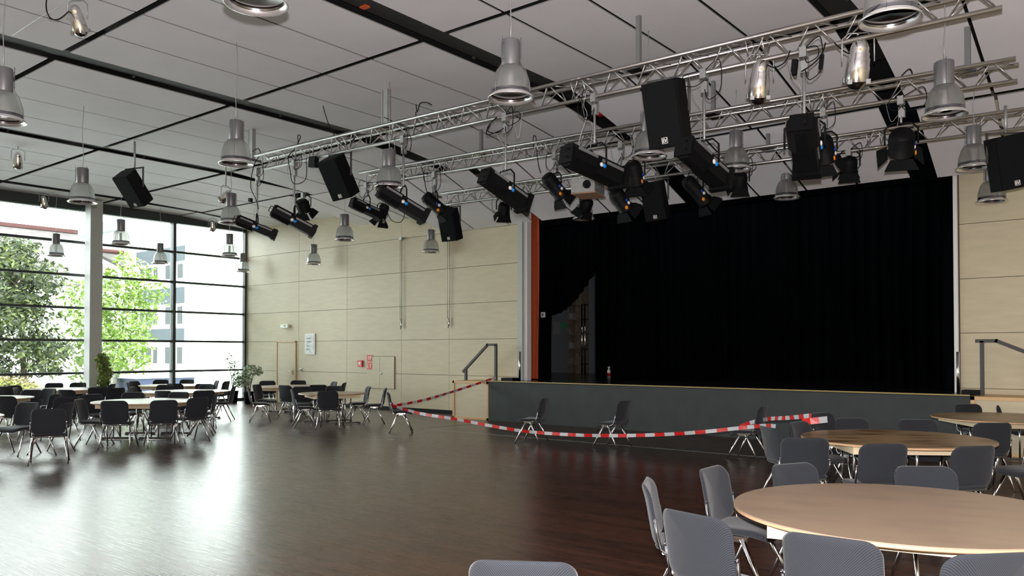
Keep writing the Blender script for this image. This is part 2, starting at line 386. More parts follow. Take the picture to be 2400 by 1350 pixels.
# the glazed wall: head, transoms, mullions, panes
mb = MB()
mb.box((WX-0.18, YB, 5.99), (WX+0.06, WY, 6.9)); mb.box((WX-0.12, YB, 0.0), (WX+0.05, WY, 0.10))
for z in (1.09, 2.08, 3.06, 4.045, 5.04): mb.box((WX-0.10, YB, z-0.035), (WX+0.02, WY, z+0.035))
for y in (13.97, 8.45, 2.95, -2.55): mb.box((WX-0.15, y-0.05, 0), (WX+0.07, y+0.05, 6.0))
mb.box((WX-0.12, WY-0.08, 0), (WX+0.05, WY, 6.0)); mb.box((WX-0.12, YB, 0), (WX+0.05, YB+0.08, 6.0))
wf = struct('window_1', mb, 'frame_dark')
mb = MB()
ys = [YB+0.08, -2.55, 2.95, 8.45, 13.97, WY-0.08]; zz = [0.1, 1.09, 2.08, 3.06, 4.045, 5.04, 5.99]
for i in range(5):
    for j in range(6): mb.box((WX-0.05, ys[i], zz[j]), (WX-0.04, ys[i+1], zz[j+1]))
mb.obj('pane', 'window_glass', wf)
mb = MB(); mb.box((-25.18, 11.0, 0), (-24.82, 11.36, 6.25)); struct('column_1', mb, 'column_grey')
for k, y in enumerate((5.6, 0.2)):
    mb = MB(); mb.box((-25.18, y, 0), (-24.82, y+0.36, 6.25)); struct('column_%d' % (k+2), mb, 'column_grey')

# ------------------------------------------------------------------ stage
SY, SL, SR = 15.7, -13.29, -2.53
mb = MB(); mb.box((SL, SY, 0), (SR, WY+0.02, 0.975), 0); mb.box((-17.5, WY+0.02, 0.0), (-0.5, 24.2, 0.975), 0)
mb.box((SL, SY-0.02, 0.975), (SR, WY+0.02, 1.0), 1); mb.box((-17.5, WY+0.02, 0.975), (-0.5, 24.2, 1.0), 1)
mb.box((SL, SY-0.03, 0.985), (SR, SY-0.018, 1.008), 2)
struct('floor_stage', mb, ['stage_grey', 'black_gloss', 'stage_trim'])
def framed_box(name, x0, x1, lab):
    mb = MB(); mb.box((x0, SY+0.02, 0.0), (x1, WY-0.03, 0.93), 0); mb.box((x0, SY+0.02, 0.93), (x1, WY-0.03, 0.98), 1)
    for a, b, c, d in ((x0, x0+0.06, 0, 0.98), (x1-0.06, x1, 0, 0.98), (x0, x1, 0.92, 0.98), (x0, x1, 0, 0.05)):
        mb.box((a, SY, c), (b, SY+0.03, d), 1)
    return struct(name, mb, ['beige_panel', 'wood_edge'])
framed_box('stair_wall_left', -14.53, SL-0.005, ''); framed_box('stair_wall_right', SR+0.005, 1.0, '')
# stage house shell
mb = MB(); mb.box((-17.7, WY+0.2, 0), (-17.5, 24.4, 7.5)); mb.box((-0.5, WY+0.2, 0), (-0.3, 24.4, 7.5)); mb.box((-17.7, WY+0.2, 7.5), (-0.3, 24.6, 7.7))
mb.box((-17.7, 24.2, 0), (-0.3, 24.4, 7.5)); mb.box((-12.6, WY+0.3, 5.0), (-2.86, WY+0.5, 6.9)); mb.box((-17.5, WY+0.2, 0), (-13.25, WY+0.22, 7.5)); mb.box((-2.8, WY+0.2, 0), (-0.5, WY+0.22, 7.5))
struct('wall_stage_house', mb, 'black_cloth')
# proscenium jambs
jx = [PY(x, 700, WY-0.04).x for x in (1216, 1227, 1228, 1236)]
mb = MB(); mb.box((jx[0], WY-0.1, 0.99), (jx[1], WY+0.1, 5.2), 0); mb.box((jx[2], WY-0.05, 0.99), (jx[3], WY+0.12, 6.0), 1); struct('trim_4', mb, ['column_grey', 'panel_edge'])
mb = MB(); mb.box((-2.93, WY-0.06, 0.99), (-2.86, WY+0.2, 5.2), 0); struct('trim_5', mb, 'panel_edge')
def curtain(name, A, B, z0, z1, mat_, label, folds, amp=0.07, zlow=None, parent=None, group=None):
    mb = MB(); n = folds*8; A = Vector((*A, 0)); B = Vector((*B, 0)); d = (B-A).normalized(); nn = Vector((-d.y, d.x, 0)); rows_ = 10; t = 0.012
    for side in (0, 1):
        k = len(mb.v)
        for j in range(rows_+1):
            for i in range(n+1):
                u = i/n; lo = zlow(u) if zlow else z0; z = lo+(z1-lo)*j/rows_
                off = amp*(math.sin(u*folds*2*math.pi+0.6*math.sin(j*0.6+u*17))+0.35*math.sin(u*folds*3.7*math.pi+1))
                p = A+(B-A)*u+nn*(off+side*t); mb.v.append((p.x, p.y, z))
        for j in range(rows_):
            for i in range(n):
                a = k+j*(n+1)+i; q = (a, a+1, a+n+2, a+n+1); mb.face(q if side == 0 else q[::-1], 0, True)
    return mb.obj(name, mat_, label=label, cat='curtain', group=group)
curtain('stage_curtain', (-14.05, 22), (-1.2, 22), 1.0, 7.2, 'black_cloth', 'wide black backdrop curtain across the rear of the stage', 44, 0.10)
curtain('stage_curtain', (PY(1236, 700, 16.98).x, 16.98), (PY(1263, 700, 16.98).x, 16.98), 1.03, 6.6, 'orange_cloth', 'narrow orange curtain hanging beside the left stage jamb', 3, 0.05)
curtain('stage_curtain', (PY(1262, 700, 17.6).x, 17.6), (PY(1294, 700, 17.6).x, 17.6), 1.02, 7.0, 'black_cloth', 'narrow black side curtain next to the orange curtain', 3, 0.06)
xa, xb = PY(1285, 700, 19.5).x, PY(1400, 700, 19.5).x
z_a, z_b = PY(1300, 738, 19.5).z, PY(1396, 625, 19.5).z
curtain('stage_curtain', (xa, 19.5), (xb, 19.5), 2, 7.2, 'black_cloth', 'black curtain tied back in a swag left of the backdrop', 9, 0.06, zlow=lambda u: z_a+(z_b-z_a)*max(0, u)**2.0)
curtain('stage_curtain', (-3.3, 17.5), (-0.8, 17.5), 1.02, 7.0, 'black_cloth', 'black side curtain at the right edge of the stage', 8, 0.06)
# backstage door, shelf, bright poles seen under the swag
P0, P1 = PY(1290, 885, 23.6), PY(1336, 700, 23.6)
mb = MB(); mb.box((P0.x-0.1, 23.5, 1.0), (P1.x, 23.6, 3.6)); 
d_ = mb.obj('door_2', 'wing_grey', kind='structure')
MB().box((P1.x-0.28, 23.46, 2.55), (P1.x-0.08, 23.5, 2.75)).obj('door_sign', 'sign_green', d_)
MB().box((P0.x+0.22, 23.47, 2.35), (P0.x+0.52, 23.5, 2.8)).obj('notice', 'grey_strip', d_)
a = PY(1338, 880, 22.9); b = PY(1372, 880, 22.9)
mb = MB()
for x in (a.x, b.x-0.04): mb.box((x, 22.7, 1.0), (x+0.04, 23.1, 4.2))
r = empty('storage_rack', (0, 0, 0), 'wooden storage rack with boxes behind the swagged black curtain', 'shelf')
mb.obj('side_panel', 'wing_wood', r)
for z in (1.3, 1.8, 2.3, 2.8, 3.3): MB().box((a.x, 22.7, z), (b.x, 23.1, z+0.03)).obj('shelf_board', 'wing_wood', r)
MB().box((a.x+0.25, 22.8, 1.0), (b.x-0.02, 23.12, 4.1)).obj('back_panel', 'wing_wood', r)
for k, z in enumerate((1.34, 1.84, 2.34, 2.84)): 
    MB().box((a.x+0.07, 22.68, z), (a.x+0.24, 22.9, z+0.2)).obj('storage_box', 'grey_strip' if k % 2 else 'wing_wood', None, label=['dark brown box on the lowest shelf of the backstage rack', 'grey box on the second shelf of the backstage rack', 'dark brown box on the third shelf of the backstage rack', 'grey box on the top shelf of the backstage rack'][k], cat='box')
for k, px in enumerate((1364, 1371)):
    p = PY(px, 880, 22.4); MB().tube([(p.x, 22.4, 1.0), (p.x, 22.4, 3.3)], 0.025).obj('stage_pole', 'chrome', label=['bright metal pole backstage, nearer the storage rack', 'bright metal pole backstage, nearer the black backdrop'][k], cat='pole')
p = PY(1384, 880, 23.3); MB().box((p.x-0.16, 23.2, 1.0), (p.x+0.2, 23.3, 4.6)).obj('partition_board', 'wing_grey', label='grey board standing backstage beside the backdrop edge', cat='board')
p = PY(1274, 738, 17.4); mb = MB().box((p.x-0.06, 17.36, p.z-0.07), (p.x+0.06, 17.4, p.z+0.07), 0); mb.box((p.x-0.03, 17.35, p.z-0.04), (p.x+0.03, 17.36, p.z+0.04), 1)
mb.obj('control_box', ['white', 'grey_strip'], label='small white switch box on the black wall beside the orange curtain', cat='switch')
p = PZ(1427, 880, 1.0); r = empty('spray_bottle', (p.x, p.y, 1.001), 'small white and red bottle standing on the stage floor', 'bottle')
MB().lathe([(0, 0), (0.05, 0), (0.055, 0.08), (0.055, 0.16), (0.02, 0.2), (0.02, 0.22), (0, 0.22)], 12, 0, mis=[0, 0, 1, 1, 1, 1]).obj('bottle_body', ['red', 'white'], r)
MB().lathe([(0, 0.22), (0.04, 0.22), (0.04, 0.27), (0, 0.28)], 10).obj('bottle_cap', 'white', r)
p = PZ(1812, 884, 1.0); MB().box((p.x-0.1, p.y-0.04, 1.0), (p.x+0.1, p.y+0.04, 1.05)).obj('wood_block', 'cardboard', label='small brown block lying on the dark stage floor', cat='block')
for k, px in enumerate((1218, 2246)):
    p = PY(px, 892, WY-0.35); r = MB().tube([(p.x, p.y, 1.0), (p.x, p.y, 1.74)], 0.028, 12)
    r.obj('stage_post', 'chrome', label=['short chrome post at the left end of the stage', 'short chrome post at the right end of the stage'][k], cat='post')
for k, (a, b) in enumerate(((1186, 1212), (2258, 2300))):
    p, q = PY(a, 890, WY-0.4), PY(b, 890, WY-0.4)
    MB().box((p.x, p.y-0.2, 1.001 if k == 0 else 0.981), (q.x, p.y+0.1, 1.07), 0).obj('step_block', 'black_paint', label=['low black block on the ledge left of the stage', 'low black block on the ledge right of the stage'][k], cat='block')
# hand rails
def handrail(pts, posts, label):
    r = empty('handrail', (0, 0, 0), label, 'handrail'); mb = MB()
    for a, b in zip(pts[:-1], pts[1:]):
        A, B = Vector(a), Vector(b); R = aim(B-A); mb.box((-0.02, -0.03, -0.03), ((B-A).length+0.02, 0.03, 0.03), 0, R, A)
    mb.obj('rail', 'dark_steel', r)
    for x, y, z0, z1 in posts: MB().box((x-0.03, y-0.03, z0), (x+0.03, y+0.03, z1)).obj('post', 'dark_steel', r)
y = 16.2
handrail([(-14.64+0.05, y, 1.21), (-13.74, y, 1.92), (-13.46, y, 1.92)], [(-14.5, y, 0.98, 1.27), (-13.46, y, 0.98, 1.92)], 'dark metal handrail over the steps left of the stage')
handrail([(-2.5, y, 1.93), (-2.2, y, 1.93), (-0.3, y, 0.72+0.35)], [(-2.42, y, 0.98, 1.93), (-0.3, y, 0.98, 1.1)], 'dark metal handrail over the steps right of the stage')

# ------------------------------------------------------------------ fittings on the panelled wall
yw = WY-0.02
mb = MB(); mb.box((-23.53, yw-0.02, 0.01), (-22.59, yw, 2.03), 0)
dr = mb.obj('door_1', 'beige_panel', kind='structure')
mb = MB()
for a, b, c, d in ((-23.6, -23.55, 0, 2.09), (-22.57, -22.52, 0, 2.09), (-23.6, -22.52, 2.05, 2.09)): mb.box((a, yw-0.03, c), (b, yw, d))
mb.obj('door_frame', 'wood_edge', dr)
mb = MB(); mb.box((-22.72, yw-0.03, 0.97), (-22.67, yw-0.02, 1.13)); mb.tube([(-22.695, yw-0.02, 1.08), (-22.695, yw-0.07, 1.08), (-22.84, yw-0.07, 1.08)], 0.011)
mb.obj('door_handle', 'chrome', dr)
r = empty('exit_sign', (-23.08, yw, 2.58), 'small box shaped emergency exit sign above the wall door', 'sign')
MB().box((-0.2, -0.09, -0.05), (0.2, 0, 0.07)).obj('sign_body', 'sign_lit', r)
mb = MB(); mb.box((-0.19, -0.094, -0.045), (0.19, -0.09, -0.035), 0); mb.box((-0.02, -0.096, 0.0), (0.08, -0.09, 0.045), 0); mb.obj('pictogram', 'sign_green', r)
r = empty('light_switch', (-22.25, yw, 1.13), 'white round light switch beside the wall door', 'switch')
MB().box((-0.05, -0.02, -0.06), (0.05, 0, 0.06)).obj('switch_plate', 'white', r); MB().lathe([(0.03, 0), (0.03, 0.03), (0, 0.035)], 12, R=Matrix.Rotation(math.pi/2, 3, 'X')).obj('switch_knob', 'galvanised', r, loc=(0, -0.02, -0.0))
r = empty('notice_board', (-21.77, yw, 1.99), 'tall white framed notice hanging on the panelled wall', 'notice')
MB().box((-0.26, -0.03, -0.34), (0.26, 0, 0.34)).obj('frame', 'white', r); MB().box((-0.21, -0.034, -0.29), (0.21, -0.03, 0.29)).obj('notice_paper', 'paper', r)
mb = MB()
for zz_ in (0.17, 0.05, -0.08, -0.2): mb.box((-0.15, -0.037, zz_), (-0.02+0.1*(zz_ > 0), -0.034, zz_+0.03), 0)
mb.obj('print', 'grey_strip', r)
r = empty('fire_alarm', (-19.28, yw, 1.37), 'small red fire alarm call point on the panelled wall', 'alarm')
MB().box((-0.1, -0.05, -0.1), (0.1, 0, 0.1)).obj('alarm_body', 'red', r); MB().box((-0.05, -0.055, -0.04), (0.05, -0.05, 0.05)).obj('alarm_face', 'white', r)
for k, (dz, lab) in enumerate(((1.535, 'red square fire sign at the cabinet, the upper one'), (1.30, 'red square fire sign at the cabinet, the lower one'))):
    r = empty('fire_sign', (-18.85, yw-0.03, dz), lab, 'sign')
    MB().box((-0.11, -0.006, -0.1), (0.11, 0, 0.1)).obj('sign_plate', 'red', r)
    mb = MB(); mb.box((0.03, -0.009, -0.05), (0.055, -0.006, 0.05)); mb.box((0.055, -0.009, 0.02), (0.08, -0.006, 0.06))
    if k == 0: mb.box((-0.07, -0.009, 0.03), (0.0, -0.006, 0.045)); mb.box((-0.04, -0.009, -0.05), (-0.02, -0.006, 0.03))
    else: mb.box((-0.085, -0.009, -0.07), (-0.055, -0.006, 0.03)); mb.box((-0.08, -0.009, 0.04), (-0.06, -0.006, 0.07))
    mb.obj('pictogram', 'white', r)
r = empty('wall_cabinet', (-18.98, yw, 0.62), 'flush double door hose cabinet in the panelled wall', 'cabinet')
MB().box((0, -0.008, 0), (1.23, 0, 0.98)).obj('cabinet_body', 'joint', r)
for a, b in ((0.012, 0.585), (0.597, 1.218)): MB().box((a, -0.03, 0.012), (b, -0.008, 0.968)).obj('cabinet_door', 'beige_panel', r)
MB().lathe([(0.035, 0), (0.035, 0.015), (0, 0.02)], 12, R=Matrix.Rotation(math.pi/2, 3, 'X')).obj('lock', 'chrome', r, loc=(0.66, -0.03, 0.46))
for k, (x, zt) in enumerate(((-17.45, 5.05), (-15.54, 5.2))):
    r = empty('pull_chain', (x, yw-0.06, 2.4), ['thin pull chain on the wall above the hose cabinet', 'thin pull chain on the wall nearer the stage'][k], 'chain')
    MB().tube([(-0.03, 0, 0.1), (-0.03, 0, zt-2.4)], 0.008, 5).obj('chain', 'galvanised', r)
    MB().tube([(0.04, 0, 0.05), (0.04, 0, zt-2.4)], 0.008, 5).obj('chain', 'galvanised', r)
    MB().tube([(-0.03, 0, 0.3), (0.03, 0, 0.1), (-0.02, 0, 0.0), (0.04, 0, 0.3)], 0.014, 6).obj('chain_end', 'polished', r)
    MB().box((-0.05, -0.04, zt-2.42), (0.06, 0.06, zt-2.34)).obj('bracket', 'galvanised', r)

# ------------------------------------------------------------------ chairs
def chair_proto():
    P = []
    def seatf(x, y, o):
        z = 0.452+o-0.010*(1-(x/0.235)**2)
        if y > 0.08: z -= ((y-0.08)/0.16)**2*0.05
        if y < -0.12: z += (-y-0.12)*0.12
        return (x, y+0.01, z)
    P.append(('seat', MB().cushion(0.47, 0.46, 0.10, 0.05, seatf).mesh('seat', 'chair_fabric'), []))
    def backf(x, v, o):
        lean = 0.17*v+0.55*max(0.0, v-0.06)**1.8
        return (x, -0.262-lean+0.045*(x/0.235)**2-o, 0.668+v*0.97)
    P.append(('backrest', MB().cushion(0.475, 0.41, 0.085, 0.034, backf).mesh('backrest', 'chair_fabric'), []))
    for sx in (-1, 1):
        for sy, yt, yb in ((1, 0.05, 0.25), (-1, -0.05, -0.245)):
            m = MB(); a = Vector((sx*0.222, yt, 0.408)); b = Vector((sx*0.266, yb, 0.012)); m.tube([a, a.lerp(b, 0.5), b], [0.019, 0.016, 0.0115], 8, 0)
            m.tube([b, b+Vector((sx*0.001, sy*0.005, -0.012))], 0.0125, 8, 1)
            P.append(('leg', m.mesh('leg', ['chrome', 'rubber']), []))
    for sx in (-1, 1):
        m = MB(); x = sx*0.245
        m.tube([(x-sx*0.02, -0.07, 0.425), (x, -0.13, 0.425), (x, -0.175, 0.455), (x, -0.198, 0.55), (x, -0.212, 0.655)], [0.011, 0.011, 0.011, 0.010, 0.009], 8, 0)
        m.tube([(x-sx*0.02, -0.212, 0.64), (x+sx*0.008, -0.212, 0.64)], 0.011, 6, 0)
        P.append(('back_strut', m.mesh('back_strut', 'chrome_dark'), []))
    m = MB()
    for sx in (-1, 1):
        m.prism([(sx*0.215, -0.10, 0.425), (sx*0.215, 0.10, 0.425), (sx*0.215, 0.07, 0.385), (sx*0.215, -0.07, 0.385)], (0, 0, 0), (sx*0.018, 0, 0))
    m.tube([(-0.22, 0.0, 0.405), (0.22, 0.0, 0.405)], 0.012, 8); m.tube([(-0.22, -0.16, 0.425), (0.22, -0.16, 0.425)], 0.010, 8)
    P.append(('seat_frame', m.mesh('seat_frame', 'chrome'), []))
    return P
CH = chair_proto()
TAB = {'A': (-1.29, 5.61), 'B': (-2.42, 10.21), 'C': (-1.84, 14.46), 'D': (-16.14, 8.31), 'E': (-19.29, 10.94), 'F': (-23.05, 12.75),
       'G': (-14.75, 4.10), 'H': (-20.0, 6.55), 'I': (-22.95, 9.63), 'J': (-15.70, 12.68), 'K': (-19.65, 14.44)}
def chair(px, py, tgt, label, group, top=0.862, back=0.33, loc=None, nudge=(0, 0)):
    p = PZ(px, py, top)
    if isinstance(tgt, str): d = Vector((*TAB[tgt], 0))-Vector((p.x, p.y, 0))
    else: d = RT*tgt[0]+Vector((-_sy, _cy, 0))*tgt[1]
    d.z = 0; d.normalize()
    o = Vector((p.x, p.y, 0))+d*back if loc is None else Vector((*loc, 0))
    o += Vector((*nudge, 0))
    rd = Vector((o.x, o.y, 0)).normalized(); q = Vector((d.y, -d.x, 0))
    for _ in range(60):                       # keep the backrest clear of every table top
        hit = None
        for k, c_ in TAB.items():
            rr = 0.80 if k == 'J' else 1.04
            m_ = min((Vector((o.x, o.y))-Vector((d.x, d.y))*0.27+Vector((q.x, q.y))*u-Vector(c_)).length for u in (-0.22, 0, 0.22))
            if m_ < rr+0.05: hit = Vector((*c_, 0))
        if hit is None: break
        v = o-hit; a = v.dot(rd); o += (rd*(0.03 if a > 0 else -0.03)) if abs(a) > 0.5*v.length else -d*0.03
    return instance('stacking_chair', CH, o, math.atan2(-d.x, d.y), label, 'chair', group)
G = {'A': 'chairs around the nearest table', 'B': 'chairs around the stained table', 'C': 'chairs around the table by the stage end', 'D': 'chairs around the middle left table',
     'E': 'chairs around the table behind the middle left one', 'F': 'chairs around the farthest window table', 'G': 'chairs around the table cut by the left edge', 'H': 'chairs around the second table at the left edge',
     'I': 'chairs around the table before the window column', 'J': 'chairs around the small table by the panelled wall', 'K': 'chairs around the table nearest the wall door'}
# table A
chair(1500, 1126, 'A', 'grey chair seen side on, leftmost at the nearest table', G['A'])
chair(1652, 1095, (0.80, -0.62), 'grey chair with full seat showing, behind the left rim of the nearest table', G['A'])
chair(1845, 1086, (0.42, -0.9), 'grey chair behind the nearest table, before the stained table', G['A'])
chair(2157, 1092, (-0.05, -1), 'grey chair behind the far rim of the nearest table, wide back only', G['A'])
chair(1608, 1206, (0.78, 0.62), 'grey chair with dotted weave back, in front of the side-on one', G['A'])
chair(1935, 1262, 'A', 'grey chair back against the near rim of the nearest table, at the bottom edge', G['A'])
chair(2352, 1303, (-0.15, 1), 'grey chair top in the bottom right corner by the nearest table', G['A'])
chair(1220, 1322, (0.12, 1), 'pale grey chair back alone at the bottom edge on open floor', 'chairs standing apart')
# lone chairs by the stage
chair(0, 0, (-0.93, 0.36), 'lone chair facing left before the stage, nearest the stair box', 'chairs carrying the barrier tape', loc=(-9.42, 12.42))
chair(0, 0, (-0.80, 0.60), 'lone chair facing left before the middle of the grey stage front', 'chairs carrying the barrier tape', loc=(-7.80, 12.70))
chair(0, 0, (-0.82, 0.57), 'lone chair wrapped in tape left of the stained table', 'chairs carrying the barrier tape', loc=(-5.27, 12.77))
chair(0, 0, (0.99, 0.12), 'chair with red and white tape around its back, beside the small table', 'chairs carrying the barrier tape', loc=(-12.85, 12.25))
# table B
chair(1866, 985, 'B', 'dark chair with tape lying over its back, left of the stained table', G['B'], nudge=(0.15, -0.25))
chair(1790, 1001, (0.98, 0.15), 'dark chair seen edge on, leftmost at the stained table', G['B'])
chair(1889, 1028, (0.22, 0.97), 'dark chair back at the left near side of the stained table', G['B'])
chair(2080, 1042, (-0.02, 1), 'dark chair back at the middle near side of the stained table', G['B'])
chair(2297, 1047, (-0.2, 0.98), 'dark chair back at the right near side of the stained table', G['B'])
chair(1988, 980, (0.12, -1), 'dark chair behind the far rim of the stained table, nearer the tape end', G['B'])
chair(2145, 983, (-0.15, -1), 'dark chair behind the far rim of the stained table, nearer the stage end table', G['B'])
chair(1918, 967, (0.5, -0.85), 'dark chair half hidden behind the loose tape end', G['B'])
chair(0, 0, (-0.95, -0.2), 'dark chair with chrome legs at the right edge, right of the stained table', G['B'], loc=(PZ(2392, 1100, 0.45).x+0.06, PZ(2392, 1100, 0.45).y))
# table C
chair(2262, 947, (0.1, -1), 'black chair behind the stage end table, against the stair box edge', G['C'])
chair(2364, 947, (-0.1, -1), 'black chair behind the stage end table, cut by the right edge', G['C'])
chair(2334, 992, (0.05, 1), 'dark chair back in front of the stage end table', G['C'])
# table D
chair(264, 940, 'D', 'black chair back at the near rim of the middle left table, the left one', G['D'])
chair(386, 938.5, 'D', 'black chair back at the near rim of the middle left table, the right one', G['D'])
chair(470, 932, 'D', 'black chair back turned at the near right of the middle left table', G['D'])
chair(513, 922, (-0.9, -0.25), 'black chair seen side on at the right end of the middle left table', G['D'])
chair(178, 936, (0.9, 0.1), 'black chair facing right at the left end of the middle left table', G['D'])
chair(211, 924, (0.75, -0.4), 'black chair with seat visible at the far left of the middle left table', G['D'])
chair(315, 921, (0.1, -1), 'black chair behind the far rim of the middle left table, the left one', G['D'])
chair(424, 920.5, (-0.1, -1), 'black chair behind the far rim of the middle left table, the right one', G['D'])
# table E
chair(378, 916.5, (0.25, 1), 'black chair at the near rim of the second window row table, left', G['E'])
chair(479, 915.5, (-0.45, 0.9), 'black chair at the near rim of the second window row table, right', G['E'])
chair(384, 904.5, (0.1, -1), 'black chair behind the second window row table, left', G['E'])
chair(486, 903, (-0.2, -1), 'black chair behind the second window row table, right', G['E'])
chair(305, 907, (1, 0.1), 'black chair at the left end of the second window row table', G['E'])
chair(554, 905.5, (-0.95, -0.15), 'black chair facing left, standing free right of the second window row table', G['E'])
chair(292, 914, (0.8, 0.5), 'black chair low at the near left of the second window row table', G['E'])
# table F
chair(379, 891.5, (0.1, -1), 'black chair behind the farthest window table, against the blue band', G['F'])
chair(441, 890.5, (-0.1, -1), 'black chair behind the farthest window table, at the blue band end', G['F'])
chair(499, 892, (-0.8, -0.5), 'black chair at the right end of the farthest window table', G['F'])
chair(536, 893.5, (-1, 0.1), 'black chair seen side on between farthest window table and leafy plant', G['F'])
chair(407, 899.5, (0, 1), 'black chair at the near rim of the farthest window table, middle', G['F'])
chair(478, 900, (-0.3, 1), 'black chair at the near rim of the farthest window table, right', G['F'])
chair(325, 893.5, (1, -0.2), 'black chair at the left end of the farthest window table', G['F'])
chair(296, 896.5, (0.9, 0.2), 'thin looking black chair edge left of the farthest window table', G['F'])
# table G
chair(113, 959, (-0.45, 0.9), 'black chair large in front at the right of the table cut by the left edge', G['G'])
chair(166, 944.5, (-0.93, 0.05), 'black chair with thin chrome edge facing left, beside the table cut by the left edge', G['G'])
chair(74, 943, (-0.2, -1), 'black chair behind the rim of the table cut by the left edge', G['G'])
# table H
chair(6, 929, (0.1, 1), 'black chair back at the left edge before the second left table', G['H'])
chair(138, 924, (-1, -0.1), 'black chair at the right end of the second left table', G['H'])
chair(160, 931, (-0.75, 0.6), 'black chair with curved light rim near the second left table', G['H'])
chair(72, 914, (0.1, -1), 'black chair behind the second left table, left of its middle', G['H'])
chair(121, 910.5, (-0.35, -1), 'black chair behind the second left table, right of its middle', G['H'])
# table I
chair(117, 901, (0.25, -1), 'black chair behind the column table, left of the window column', G['I'])
chair(187, 899, (0, -1), 'black chair behind the column table, at the foot of the window column', G['I'])
chair(258, 900, (-1, -0.1), 'black chair at the right end of the column table, under the bushy plant', G['I'])
chair(277, 909.5, (-0.8, 0.5), 'black chair with light rim right of the column table', G['I'])
chair(229, 908, (-0.35, 1), 'black chair at the near rim of the column table, right', G['I'])
chair(150, 914, (0.2, 1), 'black chair at the near rim of the column table, left', G['I'])
chair(40, 903.5, (1, -0.2), 'black chair facing right at the left end of the column table', G['I'])
chair(4, 906, (1, 0), 'black chair second from the left edge near the blossoms', G['I'])
chair(31, 909, (0.9, 0.3), 'black chair low between two others near the blossoms', G['I'])
# table J
chair(766, 917, (0, 1), 'black chair back in the middle before the small table', G['J'])
chair(679, 913.5, (0.95, 0.35), 'black chair facing right at the left of the small table', G['J'])
chair(869, 906, (-0.9, -0.35), 'black chair facing left, right of the small table, the nearer one to it', G['J'])
chair(909, 909, (-0.95, -0.2), 'black chair facing left, right of the small table, next to the taped chair', G['J'])
chair(787, 904.5, (-0.15, -1), 'black chair behind the small table, right', G['J'])
chair(707, 906, (0.4, -1), 'black chair behind the small table, left', G['J'])
# table K
chair(625, 895, (0.25, -1), 'black chair behind the door table, next to the leafy plant', G['K'])
chair(701, 893.5, (0, -1), 'black chair behind the door table, below the framed notice', G['K'])
chair(772, 895, (-0.8, -0.5), 'black chair at the right end of the door table', G['K'])
chair(663, 903.5, (0.5, 0.9), 'black chair at the near left of the door table', G['K'])
chair(745, 902.5, (-0.2, 1), 'black chair at the near right of the door table', G['K'])
chair(596, 901.5, (0.9, -0.15), 'black chair facing right at the left end of the door table', G['K'])
chair(577, 907.5, (0.95, 0.3), 'black chair edge in front of the leafy plant', G['K'])
chair(812, 897, (-1, 0), 'black chair seen side on, last one right of the door table', G['K'])

# ------------------------------------------------------------------ tables
def table_proto(r, top):
    P = []; m = MB(); t = 0.028; z = 0.74
    m.lathe([(0, z), (r-0.006, z), (r, z-0.006)], 96, 0, smooth=False); m.lathe([(r, z-0.006), (r, z-t+0.006), (r-0.008, z-t), (0, z-t)], 96, 1, smooth=False)
    P.append(('tabletop', m.mesh('tabletop', [top, 'table_edge']), []))
    h = r*0.68; zt = z-t
    for k in range(4):
        R = Matrix.Rotation(math.pi/2*k, 3, 'Z'); m = MB().box((-h, -h, zt-0.085), (h-0.022, -h+0.02, zt), 0, R)
        P.append(('apron_board', m.mesh('apron_board', 'pale_wood'), []))
    for sx in (-1, 1):
        for sy in (-1, 1):
            m = MB(); x, y = sx*r*0.36, sy*r*0.48
            for dx in (-0.07, 0.07): m.tube([(x+dx, y, 0.05), (x+dx, y, zt-0.02)], 0.013, 10)
            m.tube([(x-0.07, y, zt-0.12), (x-0.07, y+0.18*-sy, zt-0.02)], 0.008, 6)
            m.box((x-0.16, y-0.02, zt-0.03), (x+0.16, y+0.02, zt))
            me = m.mesh('leg', 'chrome')
            f = MB().box((x-0.30, y-0.022, 0.015), (x+0.30, y+0.022, 0.055), 0)
            f.box((x-0.31, y-0.025, 0), (x-0.25, y+0.025, 0.02)); f.box((x+0.25, y-0.025, 0), (x+0.31, y+0.025, 0.02))
            P.append(('leg', me, [('foot_bar', f.mesh('foot_bar', 'chrome_dark'))]))
    return P
TP = table_proto(1.04, 'table_top'); TS = table_proto(1.04, 'table_top_stained'); TJ = table_proto(0.80, 'table_top')
rots = {'A': 10.6, 'B': 34, 'C': 33.6, 'D': -6, 'E': 38, 'F': 30, 'G': 15, 'H': 40, 'I': 25, 'J': 65, 'K': 20}
labs = {'A': 'large pale round table in the near right corner with beige board top', 'B': 'round table with brown stained top in the middle of the right group', 'C': 'round table with brownish top beside the right end of the stage',
        'D': 'large round table in front of the left group, four chair backs before it', 'E': 'round table just behind the middle left table, two chairs before it', 'F': 'farthest round table, below the blue band outside the window',
        'G': 'round table cut by the left edge, the lower one with white glare', 'H': 'round table cut by the left edge, the upper one with white glare', 'I': 'round table in front of the square window column',
        'J': 'smaller round table with chrome legs clear of chairs before the panelled wall', 'K': 'round table nearest the wall door and the leafy plant'}
for k in TAB:
    if k == 'D': continue
    pr = TJ if k == 'J' else (TS if k in 'BC' else TP)
    instance('round_table', pr, (*TAB[k], 0), math.radians(rots[k]), labs[k], 'table', 'round tables of the hall')
instance('round_table', TP, (*TAB['D'], 0), math.radians(38.6), labs['D'], 'table', 'round tables of the hall')

